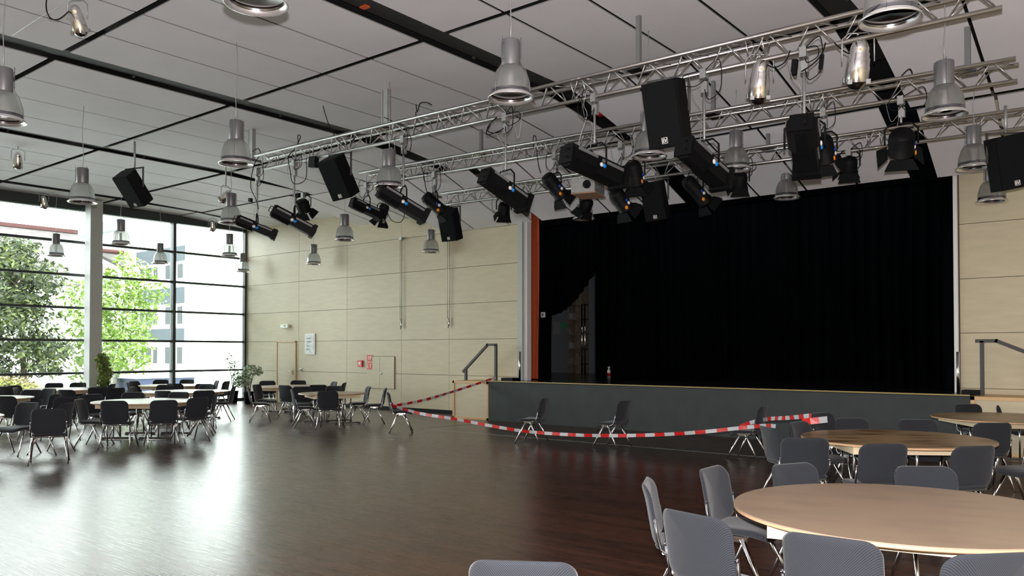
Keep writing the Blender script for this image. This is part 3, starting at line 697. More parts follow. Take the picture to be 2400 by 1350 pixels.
# ------------------------------------------------------------------ barrier tape
def tape(pts, label, wdt=0.060, seg=0.175, tilt=0.25):
    pts = [Vector(p) for p in pts]
    L = [0]
    # smooth the path
    fine = []
    n = len(pts)
    for i in range(n-1):
        p0, p1, p2, p3 = pts[max(i-1, 0)], pts[i], pts[i+1], pts[min(i+2, n-1)]
        for k in range(12):
            t = k/12; fine.append(0.5*((2*p1)+(p2-p0)*t+(2*p0-5*p1+4*p2-p3)*t*t+(3*p1-p0-3*p2+p3)*t**3))
    fine.append(pts[-1])
    mb = MB(); s = 0.0; res = []
    for i, p in enumerate(fine):
        if i: s += (p-fine[i-1]).length
        res.append((s, p))
    tot = s; N = max(2, int(tot/(seg/2))); j = 0; rows = []
    for k in range(N+1):
        q = tot*k/N
        while j < len(res)-2 and res[j+1][0] < q: j += 1
        a, b = res[j], res[j+1]; u = (q-a[0])/max(1e-6, b[0]-a[0]); rows.append(a[1].lerp(b[1], min(1, max(0, u))))
    for k, p in enumerate(rows):
        d = (rows[min(k+1, N)]-rows[max(k-1, 0)]).normalized(); side = d.cross(Vector((0, 0, 1)))
        upv = (Vector((0, 0, 1))-d*d.z).normalized(); tw = tilt*math.sin(k*0.35); upv = (upv+side*tw).normalized(); nn = d.cross(upv)*0.001
        mb.add([p-upv*wdt/2-nn, p+upv*wdt/2-nn, p+upv*wdt/2+nn, p-upv*wdt/2+nn])
    for k in range(N):
        a = 4*k; mi = (k//2) % 2
        for i in range(4): mb.face((a+i, a+(i+1) % 4, a+4+(i+1) % 4, a+4+i), mi)
    return mb.obj('barrier_tape', ['tape_red', 'tape_white'], label=label, cat='tape', group='red and white barrier tape')
# chair L back (-13.1,12.1) ; rail post (-13.46,16.2)
tL = PY(922, 948, 12.2); tL2 = PY(918, 951, 12.2)
tape([PY(930, 950, 12.35), PY(1000, 936, 13.4), PY(1080, 912, 14.9), PY(1162, 885, 16.15)], 'barrier tape rising from the taped chair to the stage handrail')
s0, s1 = PY(917, 950, 12.1), PY(1735, 1003, 12.5)
pp = [s0, PY(985, 969, 12.1), PY(1066, 982, 12.1), PY(1150, 998, 12.15), PY(1233, 1011, 12.2), PY(1340, 1019, 12.2), PY(1450, 1021, 12.2), PY(1560, 1018, 12.25), PY(1650, 1012, 12.35), s1, PY(1790, 998, 12.2), PY(1818, 999-0, 11.9)]
tape(pp, 'long sagging barrier tape across the floor in front of the stage')
tape([PY(1735, 1000, 12.9), PY(1765, 989, 12.9), PY(1800, 982, 12.6), PY(1850, 979, 11.8), PY(1902, 974, 11.2)], 'barrier tape strip running from the lone taped chair towards the stained table')
tape([PY(1880, 989, 11.0), PY(1910, 986, 11.0), PY(1939, 983, 11.1)], 'short loose end of barrier tape over the dark chair', wdt=0.085, tilt=0)
tape([PY(917, 946, 12.0), PY(912, 948, 12.2), PY(920, 947, 12.35), PY(930, 949, 12.4)], 'short piece of barrier tape wound around the taped chair', tilt=0.1)

# ------------------------------------------------------------------ pendant lamps
def pendant_proto():
    P = []
    P.append(('lamp_housing', MB().lathe([(0, 0.64), (0.098, 0.64), (0.102, 0.63), (0.102, 0.36), (0.095, 0.345), (0.06, 0.345)], 32).mesh('lamp_housing', 'lamp_grey'), []))
    bell = [(0.098, 0.36), (0.125, 0.345), (0.155, 0.31), (0.18, 0.26), (0.197, 0.20), (0.207, 0.13), (0.212, 0.075)]
    m = MB(); m.lathe(bell, 48)
    P.append(('lamp_bell', m.mesh('lamp_bell', 'lamp_bell'), []))
    m = MB(); m.lathe([(0.212, 0.085), (0.214, 0.045), (0.245, 0.018), (0.25, 0.008), (0.25, 0.0), (0.238, 0.0), (0.21, 0.030), (0.205, 0.08)], 48, mis=[1, 0, 0, 0, 0, 0, 1])
    P.append(('lamp_rim', m.mesh('lamp_rim', ['rim_metal', 'chrome_dark']), []))
    m = MB(); m.lathe([(0.207, 0.05), (0.10, 0.062), (0, 0.066)], 40); P.append(('lamp_glass', m.mesh('lamp_glass', 'window_glass'), []))
    for k in range(3):
        a = 2*math.pi*k/3+0.5; c, s_ = math.cos(a), math.sin(a)
        m = MB(); m.tube([(c*0.118, s_*0.118, 0.66), (c*0.118, s_*0.118, 0.38), (c*0.17, s_*0.17, 0.30), (c*0.215, s_*0.215, 0.16), (c*0.22, s_*0.22, 0.05)], 0.004, 6)
        for z in (0.60, 0.42): m.tube([(c*0.10, s_*0.10, z), (c*0.125, s_*0.125, z)], 0.006, 6)
        P.append(('clamp_rod', m.mesh('clamp_rod', 'lamp_grey'), []))
    P.append(('lamp_socket', MB().lathe([(0, 0.1), (0.03, 0.1), (0.03, 0.3), (0, 0.3)], 14).mesh('lamp_socket', 'white'), []))
    return P
PEN = pendant_proto()
pend = [((1197, 232), 4.5, 'large silver bell lamp above the middle of the picture, before the nearest truss'), ((553, 385), 4.5, 'silver bell lamp hanging at the left end of the nearest truss'), ((193, 475), 4.5, 'silver bell lamp hanging right in front of the window column top'),
        ((7, 285), 4.5, 'large silver bell lamp cut by the left edge'), ((600, 10), 4.5, 'lamp rim cut off by the top edge, left of centre'), ((2087, 50), 4.5, 'lamp with big rim in front of the nearest truss right end'),
        ((2215, 272), 4.5, 'silver bell lamp over the right end of the middle truss'), ((1522, 368), 4.5, 'silver bell lamp half behind the big hanging loudspeaker'), ((1725, 398), 4.74, 'silver bell lamp before the far truss, right of the stickered black spotlight'),
        ((2283, 395), 4.5, 'silver bell lamp left of the loudspeaker at the right edge'), ((1844, 465), 4.72, 'silver bell lamp hanging in front of the black curtain top'), ((2325, 474), 4.30, 'silver bell lamp before the right wall, under the far right loudspeaker'),
        ((1368, 514), 4.74, 'silver bell lamp below the projector'), ((541, 523), 4.5, 'silver bell lamp above the window corner, left of a long black spotlight'), ((283, 573), 4.5, 'bell lamp against the window between column and dark mullion'),
        ((131, 600), 4.5, 'small bell lamp against the window left of the column'), ((375, 618), 4.5, 'small bell lamp against the window beside the dark mullion'), ((538, 600), 4.5, 'small bell lamp against the window bay next to the wall'),
        ((569, 637), 4.5, 'smallest bell lamp, at the corner of window and panelled wall'), ((735, 620), 4.5, 'bell lamp before the panelled wall above the framed notice'), ((808, 563), 4.5, 'bell lamp before the panelled wall, the upper left one'),
        ((1010, 592), 4.5, 'bell lamp before the panelled wall, beside the tilted loudspeaker'), ((912, 440), 4.5, 'bell lamp half hidden behind the middle truss left part')]
for (px, py), z, lab in pend:
    p = PZ(px, py, z)
    zc = ceil_z(p.x, p.y)+0.003
    r = instance('pendant_lamp', PEN, p, random.random()*6, lab, 'lamp', 'silver bell pendant lamps')
    mb = MB(); n = 6
    mb.tube([(0, 0, 0.635)]+[(0.012*math.sin(i*1.3+p.x), 0, 0.64+(zc-z-0.64)*i/n) for i in range(1, n+1)], 0.006, 6)
    mb.obj('cable', 'galvanised', r)

# ------------------------------------------------------------------ trusses
def truss(y, zl, zr, xl, xr, label):
    r = empty('lighting_truss', ((xl+xr)/2, y, (zl+zr)/2), label, 'truss', 'triangular aluminium lighting trusses')
    L = xr-xl; h = 0.25; a = 0.145; sl = (zr-zl)/L
    def P(x, dy, dz): return Vector((x, dy, dz+sl*x))
    for dy, dz in ((-a, h), (a, h), (0, 0)): MB().tube([P(-L/2, dy, dz), P(L/2, dy, dz)], 0.029, 14).obj('chord', 'aluminium', r)
    n = int(L/0.52); st = L/n; q = 0.0095
    for side in range(3):
        A, B = (((-a, h), (0, 0)), ((a, h), (0, 0)), ((-a, h), (a, h)))[side]
        mb = MB()
        for i in range(n):
            x0 = -L/2+i*st
            mb.tube([P(x0+0.04, *B), P(x0+st/2-0.02, *A)], q, 6); mb.tube([P(x0+st/2+0.02, *A), P(x0+st-0.04, *B)], q, 6)
        mb.obj('lattice', 'aluminium', r)
    for k in range(1, 5):
        x = -L/2+L*k/5; mb = MB()
        for dy, dz in ((-a, h), (a, h), (0, 0)): mb.tube([P(x-0.09, dy, dz), P(x+0.09, dy, dz)], 0.029, 12)
        for dx in (-0.1, 0.1):
            mb.tube([P(x+dx, -a, h), P(x+dx, 0, 0)], q, 6); mb.tube([P(x+dx, a, h), P(x+dx, 0, 0)], q, 6); mb.tube([P(x+dx, a, h), P(x+dx, -a, h)], q, 6)
        mb.obj('truss_joint', 'aluminium', r)
    return r
TR = {1: (9.5, 5.38, 5.24, -13.99, -1.21), 2: (12.2, 5.51, 5.24, -14.0, -1.39), 3: (14.2, 5.27, 5.08, -13.4, -1.2)}
truss(*TR[1], 'nearest of the three silver trusses, in front with the big loudspeaker')
truss(*TR[2], 'middle one of the three silver trusses')
truss(*TR[3], 'farthest silver truss, just before the stage opening')
def tz(k, x):
    y, zl, zr, xl, xr = TR[k]; return zl+(zr-zl)*(x-xl)/(xr-xl)
# suspension profiles between ceiling and truss
for k, px, py, wd, lab in ((1, 905, 245, 0.16, 'double grey ceiling bracket above the nearest truss, left of centre'), (1, 590, 330, 0.16, 'double grey ceiling bracket behind the lamp at the left truss end'), (1, 1497, 100, 0.06, 'grey ceiling post on the nearest truss, right of centre'),
                      (2, 1128, 330, 0.06, 'grey ceiling post on the middle truss, left of centre'), (2, 1672, 220, 0.06, 'grey ceiling post on the middle truss beside the big loudspeaker'), (2, 917, 390, 0.14, 'grey ceiling bracket at the left end of the middle truss'),
                      (3, 1800, 322, 0.06, 'dark ceiling post on the far truss, right of centre'), (3, 1304, 398, 0.06, 'dark ceiling post on the far truss, middle'), (2, 2268, 130, 0.07, 'dark ceiling post at the right end of the middle truss'), (3, 1018, 450, 0.1, 'grey bracket at the left end of the far truss')):
    y = TR[k][0]+0.12; p = PY(px, py, y); x = p.x; z0 = tz(k, x)+0.27; z1 = ceil_z(x, y)+0.003
    r = empty('truss_hanger', (x, y, z0), lab, 'bracket', 'ceiling posts carrying the trusses')
    mb = MB()
    if wd > 0.1:
        mb.box((-wd/2, -0.04, 0), (-wd/2+0.03, 0.04, z1-z0)); mb.box((-wd/2+0.045, -0.04, 0), (wd/2, 0.04, z1-z0))
    else: mb.box((-wd/2, -0.03, 0), (wd/2, 0.03, z1-z0))
    mb.obj('post', 'galvanised' if wd > 0.1 else 'grey_strip', r)
    MB().box((-0.1, -0.17, -0.03), (0.1, 0.17, 0.02)).obj('clamp', 'chrome_dark', r)

def cable(pts, label, r=0.008, m='black_paint', cat='cable', group='cables hanging on the trusses', parent=None):
    pts = [Vector(p) for p in pts]; out = []; n = len(pts)
    for i in range(n-1):
        p0, p1, p2, p3 = pts[max(i-1, 0)], pts[i], pts[i+1], pts[min(i+2, n-1)]
        for k in range(6):
            t = k/6; out.append(0.5*((2*p1)+(p2-p0)*t+(2*p0-5*p1+4*p2-p3)*t*t+(3*p1-p0-3*p2+p3)*t**3))
    out.append(pts[-1])
    if parent: return MB().tube(out, r, 6).obj('cable', m, parent)
    return MB().tube(out, r, 6).obj('cable', m, label=label, cat=cat, group=group)

# ------------------------------------------------------------------ rigged equipment
SP = {}
def speaker_proto(w=0.42, h=0.74, d=0.40):
    P = []; b = 0.10
    poly = [(-w/2, -d/2), (w/2, -d/2), (w/2, d/2-b), (w/2-b, d/2), (-w/2+b, d/2), (-w/2, d/2-b)]
    m = MB(); m.prism([(x, y, -h/2) for x, y in poly], (0, 0, 0), (0, 0, h))
    P.append(('cabinet', m.mesh('cabinet', 'black_paint'), []))
    m = MB(); m.box((-w/2+0.012, -d/2-0.022, -h/2+0.015), (w/2-0.012, -d/2, h/2-0.015))
    lg = MB(); z = -h/2+0.075; y = -d/2-0.024
    for a, b_, c, e in ((-0.035, 0.035, 0.030, 0.035), (-0.035, 0.035, -0.035, -0.030), (-0.035, -0.030, -0.035, 0.035), (0.030, 0.035, -0.035, 0.035), (-0.024, -0.016, -0.022, 0.022), (-0.016, -0.002, 0.014, 0.022), (-0.016, -0.004, -0.004, 0.004), (-0.016, -0.002, -0.022, -0.014)):
        lg.box((a, y-0.004, z+c), (b_, y, z+e))
    for s_ in (-1, 1): lg.prism([(0.012+s_*0.013-0.004, y-0.004, z+0.022), (0.012+s_*0.013+0.004, y-0.004, z+0.022), (0.016, y-0.004, z-0.022), (0.008, y-0.004, z-0.022)], (0, 0, 0), (0, 0.004, 0))
    P.append(('grille', m.mesh('grille', 'black_grille'), [('logo', lg.mesh('logo', 'white'))]))
    return P
SPK = speaker_proto()
def speaker(px, py, y, tilt, yaw, label, top=None, roll=0.0, s=1.0):
    """yaw: direction of the front, degrees off facing the lens; tilt: forward lean"""
    p = PY(px, py, y); toL = math.atan2(-p.x, p.y)  # heading such that -Y local faces the lens
    r = instance('loudspeaker', SPK, p, 0, label, 'loudspeaker', 'black loudspeakers on brackets')
    R = Matrix.Rotation(toL+math.radians(yaw), 4, 'Z') @ Matrix.Rotation(math.radians(roll), 4, 'Y') @ Matrix.Rotation(math.radians(tilt), 4, 'X')
    r.matrix_world = Matrix.Translation(p) @ R @ Matrix.Scale(s, 4)
    # yoke: upright U bracket in its own frame, expressed in the cabinet's axes
    inv = (R.inverted()).to_3x3(); Rz = Matrix.Rotation(toL+math.radians(yaw), 3, 'Z')
    mb = MB(); wv = 0.25; zt = 0.42
    for q in ([(-wv, 0, 0), (-wv, 0, zt)], [(wv, 0, 0), (wv, 0, zt)], [(-wv-0.02, 0, zt), (wv+0.02, 0, zt)]):
        a, b = [inv @ (Rz @ Vector(t)) for t in q]; mb.tube([a, b], 0.018, 4, flat=1.0)
    mb.obj('yoke', 'dark_steel', r)
    mb = MB(); zt2 = (min(top, ceil_z(p.x, p.y)+0.003)-p.z) if top else zt+0.15
    mb.tube([inv @ Vector((0, 0, zt)), inv @ Vector((0, 0, zt2/s))], 0.022, 8)
    mb.obj('clamp', 'galvanised', r)
    return r
speaker(1567, 268, 9.5, 14, -22, 'largest black loudspeaker with white logo, hanging on the nearest truss', top=5.25, roll=-2, s=1.12)
speaker(797, 414, 9.5, 30, -40, 'black loudspeaker tilted under the left part of the nearest truss', top=5.35, roll=-6, s=1.0)
speaker(315, 440, 8.6, 40, -48, 'black loudspeaker hanging alone from the ceiling above the window', top=6.3, roll=-2)
speaker(1057, 526, 14.2, 18, -30, 'black loudspeaker hanging before the panelled wall', top=5.35, roll=-1)
speaker(1537, 470, 14.2, 16, -18, 'black loudspeaker hanging before the black curtain', top=5.25, roll=-5)
speaker(2358, 382, 13.2, 8, 25, 'black loudspeaker at the right edge before the beige wall', top=5.2, roll=-11)

def drop(r, p, k, x=None, y=None, lower=0.0, top=None):
    """suspension pipe from the truss chord to the fixture's yoke, parts of r (whose origin is p)"""
    yt = TR[k][0]; zt = top if top else tz(k, p.x)
    MB().tube([(0, yt-p.y, zt-p.z+0.02), (0, yt-p.y, lower+0.14), (0, 0, lower+0.10)], 0.017, 8).obj('drop_pipe', 'galvanised', r)
    mb = MB(); mb.box((-0.04, yt-p.y-0.05, zt-p.z-0.08), (0.04, yt-p.y+0.05, zt-p.z+0.04)); mb.box((-0.03, yt-p.y-0.03, zt-p.z-0.26), (0.05, yt-p.y+0.03, zt-p.z-0.12))
    mb.obj('truss_clamp', 'galvanised', r)
    rr_ = random.Random(int(abs(p.x)*97)); y0 = yt-p.y-0.03; zz = zt-p.z
    for i in range(2):
        u, v_ = rr_.choice((-1, 1))*rr_.uniform(0.12, 0.3), rr_.uniform(0.15, 0.4)
        cable([(0.03, y0, zz+0.02), (u, y0-0.03, zz+0.1*i), (u*1.1, y0-0.04, zz-v_*0.7), (u*0.4, y0-0.03, zz-v_), (0.02, y0, zz-v_*0.6)], None, r=0.006, parent=r)
    cable([(-0.2, y0, zz+0.02), (-0.12, y0-0.02, zz-0.3), (-0.03, y0/2, (zz+lower)/2), (-0.04, -0.05, lower+0.05)], None, r=0.0035, m='galvanised', parent=r)
def yoke(r, R, w_, h_, zoff=0.0):
    """U bracket round a body of half width w_"""
    y_ = (R @ Vector((0, 1, 0))); y_.z = 0; y_.normalize(); mb = MB()
    up = Vector((0, 0, 1)); pts = [y_*w_, y_*w_+up*(h_*0.75), y_*w_*0.6+up*h_, -y_*w_*0.6+up*h_, -y_*w_+up*(h_*0.75), -y_*w_]
    mb.tube(pts, 0.013, 6); mb.obj('yoke', 'black_paint', r)
def stickers(r, R, at, cols=('white', 'sticker_blue')):
    for k, c in enumerate(cols):
        o = R @ (Vector(at)+Vector((0.06*k, 0, 0)))
        MB().lathe([(0.0, 0.018), (0.026, 0.014), (0.034, 0), (0, -0.004)], 12, 0, R @ Matrix.Rotation(math.pi/2 if at[1] < 0 else -math.pi/2, 3, 'X'), o).obj('safety_cap', c, r)
def span(a, b, y, yaw):
    """middle, orientation and length of a body whose axis runs from pixel a to pixel b, leaning away from the lens by yaw"""
    c_ = PY((a[0]+b[0])/2, (a[1]+b[1])/2, y); d0 = (c_-Vector((0, 0, EYE))).dot(FW); L = math.hypot(b[0]-a[0], b[1]-a[1])*d0/F; q = L/2*math.tan(math.radians(yaw))
    A = Vector((0, 0, EYE))+ray(*a)/F*(d0-q); B = Vector((0, 0, EYE))+ray(*b)/F*(d0+q)
    return (A+B)/2, aim(B-A), (B-A).length
def profile_spot(a, b, k, label, y=None, yaw=20, dropk=True, caps=True, s=1.0, barn=False):
    p, R, L = span(a, b, y if y else TR[k][0], yaw); h = 0.11*s
    r = empty('profile_spotlight', p, label, 'spotlight', 'long black profile spotlights')
    mb = MB(); oc = [(h*math.cos(math.pi/8+i*math.pi/4)*1.08, h*math.sin(math.pi/8+i*math.pi/4)*1.08) for i in range(8)]
    mb.prism([R @ Vector((-L/2, u, v)) for u, v in oc], (0, 0, 0), R @ Vector((L*0.42, 0, 0)))
    mb.box((-L/2-0.03, -h*0.8, -h*0.8), (-L/2, h*0.8, h*0.8), 0, R)
    mb.obj('lamp_housing', 'black_paint', r)
    mb = MB(); mb.box((-L/2+L*0.42, -h*0.80, -h*0.80), (L/2-0.05, h*0.80, h*0.80), 0, R); mb.obj('lens_tube', 'black_paint', r)
    mb = MB(); mb.box((L/2-0.08, -h, -h), (L/2, h, h), 0, R); mb.lathe([(0.08, 0), (0.07, 0.012), (0, 0.016)], 16, 1, R @ Matrix.Rotation(math.pi/2, 3, 'Y'), R @ Vector((L/2, 0, 0)))
    mb.obj('lens', ['black_paint', 'chrome_dark'], r)
    for sg in (-1, 1):
        mb = MB(); yy = sg*h*0.82
        for x0, x1 in ((-L/2+0.04, -L*0.12), (0.0, L/2-0.1)): mb.box((x0, yy-0.006+sg*(0.25*h if x0 < -0.03 else 0), h*0.35), (x1, yy+0.006+sg*(0.25*h if x0 < -0.03 else 0), h*0.62), 0, R)
        mb.obj('side_rail', 'grey_strip', r)
    mb = MB(); mb.tube([R @ Vector((-L/2-0.02, -0.05, 0.06)), R @ Vector((-L/2-0.08, -0.05, 0.05)), R @ Vector((-L/2-0.08, -0.05, -0.05)), R @ Vector((-L/2-0.02, -0.05, -0.06))], 0.008, 6); mb.obj('handle', 'black_paint', r)
    if caps: stickers(r, R, (-0.05, -h*1.1, -0.01))
    yoke(r, R, h*1.35, h+0.16)
    if dropk: drop(r, p, k, lower=h+0.06)
    return r, p, R, L
def barn(r, R, x, h, spread=(0.5, 0.5, 0.5, 0.5), ln=0.16):
    for k, (ax, sg) in enumerate((('z', 1), ('z', -1), ('y', 1), ('y', -1))):
        s_ = spread[k]
        if s_ is None: continue
        u0, u1 = h*0.95, h*0.95+ln*math.sin(s_); x1 = x+ln*math.cos(s_)
        if ax == 'z': P_ = [(x, -h*0.8, sg*u0), (x, h*0.8, sg*u0), (x1, h*1.25, sg*u1), (x1, -h*1.25, sg*u1)]
        else: P_ = [(x, sg*u0, -h*0.8), (x, sg*u0, h*0.8), (x1, sg*u1, h*1.15), (x1, sg*u1, -h*1.15)]
        t = Vector((0, 0, 0.004)) if ax == 'z' else Vector((0, 0.004, 0))
        MB().prism([R @ Vector(q) for q in P_], (0, 0, 0), R @ t).obj('barn_door', 'black_grille', r)
def fresnel(a, b, k, label, y=None, yaw=20, s=1.0, spread=(0.5, 0.5, 0.6, 0.6), dropk=True, caps=('cap_blue', 'white'), amber=True):
    p, R, L = span(a, b, y if y else TR[k][0], yaw); L = max(0.3, L); h = 0.13*s
    r = empty('fresnel_spotlight', p, label, 'spotlight', 'short black fresnel spotlights')
    mb = MB(); Rx = R @ Matrix.Rotation(math.pi/2, 3, 'Y')
    mb.lathe([(0, -L/2), (h*0.8, -L/2), (h, -L/2+0.05), (h, L*0.30), (h*1.12, L*0.32), (h*1.12, L*0.5-0.06), (h*0.9, L*0.5-0.06)], 20, 0, Rx)
    for i in range(5): mb.lathe([(h, -L/2+0.07+0.03*i), (h*1.06, -L/2+0.075+0.03*i), (h, -L/2+0.08+0.03*i)], 20, 0, Rx)
    mb.obj('lamp_housing', 'black_paint', r)
    MB().lathe([(h*0.9, L/2-0.07), (h*0.5, L/2-0.045), (0, L/2-0.035)], 20, 0, Rx).obj('lens', 'chrome_dark', r)
    barn(r, R, L/2-0.06, h*1.1, spread)
    if caps: stickers(r, R, (0.0, -h*1.05, 0.0), caps)
    if amber: MB().lathe([(0, 0.02), (0.03, 0.014), (0.036, 0)], 12, 0, R @ Matrix.Rotation(math.pi/2, 3, 'X'), R @ Vector((L*0.18, -h*1.05, -h*0.75))).obj('knob', 'amber', r)
    yoke(r, R, h*1.3, h+0.13)
    if dropk: drop(r, p, k, lower=h+0.03)
    return r
profile_spot((558, 516), (647, 552), 1, 'long black spotlight lowest at the left end of the nearest truss', yaw=10)
profile_spot((641, 494), (738, 545), 1, 'long black spotlight with barn door, second from the left', yaw=15, s=1.15)
profile_spot((892, 446), (998, 510), 1, 'long black spotlight under the nearest truss, left of the far truss start', yaw=20, s=1.2)
profile_spot((826, 474), (892, 505), 2, 'shorter black spotlight beside the tilted loudspeaker', yaw=30, s=1.15)
profile_spot((1137, 412), (1232, 480), 1, 'long black spotlight below the large middle lamp', yaw=35, s=1.3)
profile_spot((1330, 362), (1455, 420), 1, 'wide black spotlight above the grey projector', yaw=40, s=1.45)
profile_spot((1605, 345), (1695, 425), 1, 'long black spotlight next to the big loudspeaker foot', yaw=45, s=1.35)
profile_spot((1878, 290), (1893, 398), 1, 'tall black spotlight pointing down before the curtain', yaw=45, s=1.5)
fresnel((995, 458), (1042, 500), 2, 'small black spotlight with amber knob before the panelled wall', yaw=20, spread=(0.2, 0.2, 0.2, 0.2))
fresnel((706, 470), (716, 500), 2, 'black spotlight behind the second long one from the left', yaw=30, s=1.2, dropk=True, caps=None, amber=False)
fresnel((903, 480), (890, 520), 3, 'black barn door spotlight behind the shorter black spotlight', yaw=20, caps=None, amber=False, s=0.95)
fresnel((1182, 478), (1180, 505), 3, 'black barn door spotlight hanging by the stage jamb', yaw=30, caps=None, amber=False, spread=(0.1, 0.1, 0.5, 0.1))
fresnel((1280, 412), (1322, 465), 2, 'black fresnel spotlight left of the grey projector', yaw=25, s=1.0)
fresnel((1440, 448), (1472, 495), 2, 'black fresnel spotlight right of the lamp below the projector', yaw=25)
fresnel((1482, 382), (1495, 440), 2, 'black fresnel spotlight left of the lamp behind the loudspeaker', yaw=25, s=1.05)
fresnel((1608, 420), (1660, 480), 3, 'black fresnel spotlight at the edge of the ceiling before the curtain', yaw=20, s=1.0)
fresnel((1378, 470), (1368, 496), 3, 'black barn door spotlight just under the projector', yaw=20, caps=None, amber=False, spread=(0.1, 0.1, 0.4, 0.1))
fresnel((1735, 410), (1733, 440), 3, 'black barn door spotlight behind the lamp right of the stickered spotlight', yaw=25, caps=None, amber=False, spread=(0.1, 0.1, 0.5, 0.1))
fresnel((1925, 322), (1937, 385), 2, 'black fresnel spotlight behind the tall downward spotlight', yaw=30, s=1.1)
fresnel((1990, 375), (1990, 405), 3, 'small black barn door spotlight on the far truss right part', yaw=20, caps=None, amber=False, spread=(0.1, 0.1, 0.9, 0.1))
fresnel((2115, 310), (2110, 365), 2, 'black fresnel spotlight with open barn doors, rightmost on the middle truss', yaw=40, s=1.25, spread=(0.9, 0.9, 0.9, 0.9))
# projector
p = PY(1378, 440, 12.25); r = empty('projector', p, 'light grey ceiling projector with brown board under it', 'projector')
R = Matrix.Rotation(0.25, 3, 'Z')
MB().box((-0.22, -0.28, -0.13), (0.22, 0.28, 0.13), 0, R).obj('projector_body', 'galvanised', r)
m = MB(); m.box((-0.22, -0.28, -0.15), (0.24, 0.30, -0.135), 0, R); m.obj('base_board', 'cardboard', r)
for k in range(4): MB().box((0.222, -0.22+0.12*k, -0.08), (0.228, -0.14+0.12*k, 0.08), 0, R).obj('vent', 'grey_strip', r)
m = MB(); m.tube([(0, 0, 0.13), (0, TR[2][0]-p.y, tz(2, p.x)-p.z)], 0.025, 8); m.obj('drop_pipe', 'galvanised', r)
MB().lathe([(0.07, 0), (0.075, 0.03), (0.05, 0.035), (0, 0.02)], 18, 0, R @ Matrix.Rotation(math.pi/2, 3, 'X'), R @ Vector((0.08, -0.28, 0))).obj('lens', 'black_paint', r)

# polished par cans
def par(a, b, y, label, yaw=25, s=1.0, top=None):
    p, R, _L = span(a, b, y, yaw); Rx = R @ Matrix.Rotation(math.pi/2, 3, 'Y'); h = 0.095*s; L = 0.36*s
    r = empty('par_can', p, label, 'spotlight', 'polished silver par cans')
    MB().lathe([(0, -L/2), (h*0.35, -L/2+0.005), (h*0.6, -L*0.42), (h*0.78, -L*0.3), (h*0.8, -L*0.2), (h*0.87, -L*0.18), (h*0.87, -L*0.08), (h*0.95, -L*0.06), (h*0.95, L*0.1), (h, L*0.12), (h, L*0.42)], 24, 0, Rx).obj('can', 'polished', r)
    MB().lathe([(h*0.99, L*0.34), (h*0.93, L*0.44), (h*0.7, L*0.54), (h*0.35, L*0.60), (0, L*0.62)], 24, 0, Rx).obj('lens', 'chrome_dark', r)
    for k in range(4):
        an = math.pi/4+k*math.pi/2; m = MB(); cy_, cz_ = math.cos(an)*h*1.08, math.sin(an)*h*1.08
        m.box((L*0.36, cy_-0.018*s, cz_-0.018*s), (L*0.46, cy_+0.018*s, cz_+0.018*s), 0, R); m.obj('filter_clip', 'galvanised', r)
    y_ = (R @ Vector((0, 1, 0))); y_.z = 0; y_.normalize(); up = Vector((0, 0, 1)); w_ = h*1.35; hh = 0.24*s
    MB().tube([y_*w_, y_*w_+up*hh*0.8, y_*w_*0.6+up*hh, -y_*w_*0.6+up*hh, -y_*w_+up*hh*0.8, -y_*w_], 0.008, 6).obj('yoke', 'galvanised', r)
    zt = min(top if top else 9, ceil_z(p.x, p.y)+0.003)
    MB().tube([(0, 0, hh), (0, 0, zt-p.z)], 0.014, 8).obj('clamp', 'galvanised', r)
    return r
par((172, 12), (190, 78), 4.6, 'big silver par can on the ceiling in the upper left corner', s=1.0, top=6.32)
par((42, 352), (42, 398), 7.2, 'small silver par can at the left edge below the ceiling', s=1.0, top=6.32)
par((100, 458), (106, 488), 9.75, 'pale par can above the window, left of the column', top=6.25)
par((540, 448), (518, 472), 10.5, 'silver par can beside the lamp above the window corner', top=6.3)
par((497, 515), (499, 542), 14.8, 'tiny pale par can above the last window bay', top=6.2)
par((1783, 160), (1778, 215), 9.5, 'shiny par can under the nearest truss, the left of the pair', yaw=20, s=1.3, top=5.3)
par((2015, 112), (2008, 178), 9.5, 'shiny par can under the nearest truss, the right of the pair', yaw=20, s=1.35, top=5.3)
# small accessories on the trusses
for (px, py), k, s_, lab in (((735, 380), 1, (0.09, 0.05, 0.1), 'small black floodlight box under the left part of the nearest truss'), ((1862, 158), 1, (0.03, 0.03, 0.09), 'slim black connector box beside the clamp of the tall spotlight'),
                         ((1925, 145), 1, (0.02, 0.02, 0.08), 'small black cable connector under the nearest truss'), ((587, 470-1), 1, (0.035, 0.03, 0.04), 'tiny black box on the leftmost drop pipe'), ((943, 412), 2, (0.05, 0.05, 0.015), 'flat black disc like box under the middle truss left part')):
    p = PY(px, py, TR[k][0]-0.02); MB().box((-s_[0], -s_[1], -s_[2]), s_, 0, Matrix.Rotation(0.12, 3, 'Y')).obj('connector_box', 'black_paint', loc=p, label=lab, cat='box')
MB().box((-0.06, -0.04, -0.02), (0.06, 0.04, 0.04)).obj('warning_light', 'orange_box', loc=PZ(855, 15, 6.36), label='small orange box in the wide ceiling gap, top centre', cat='light')
MB().box((-0.10, -0.07, -0.03), (0.10, 0.07, 0.05)).obj('warning_light', 'red', loc=PZ(1411, 267, 6.26), label='small red box in the ceiling gap behind the nearest truss', cat='light')
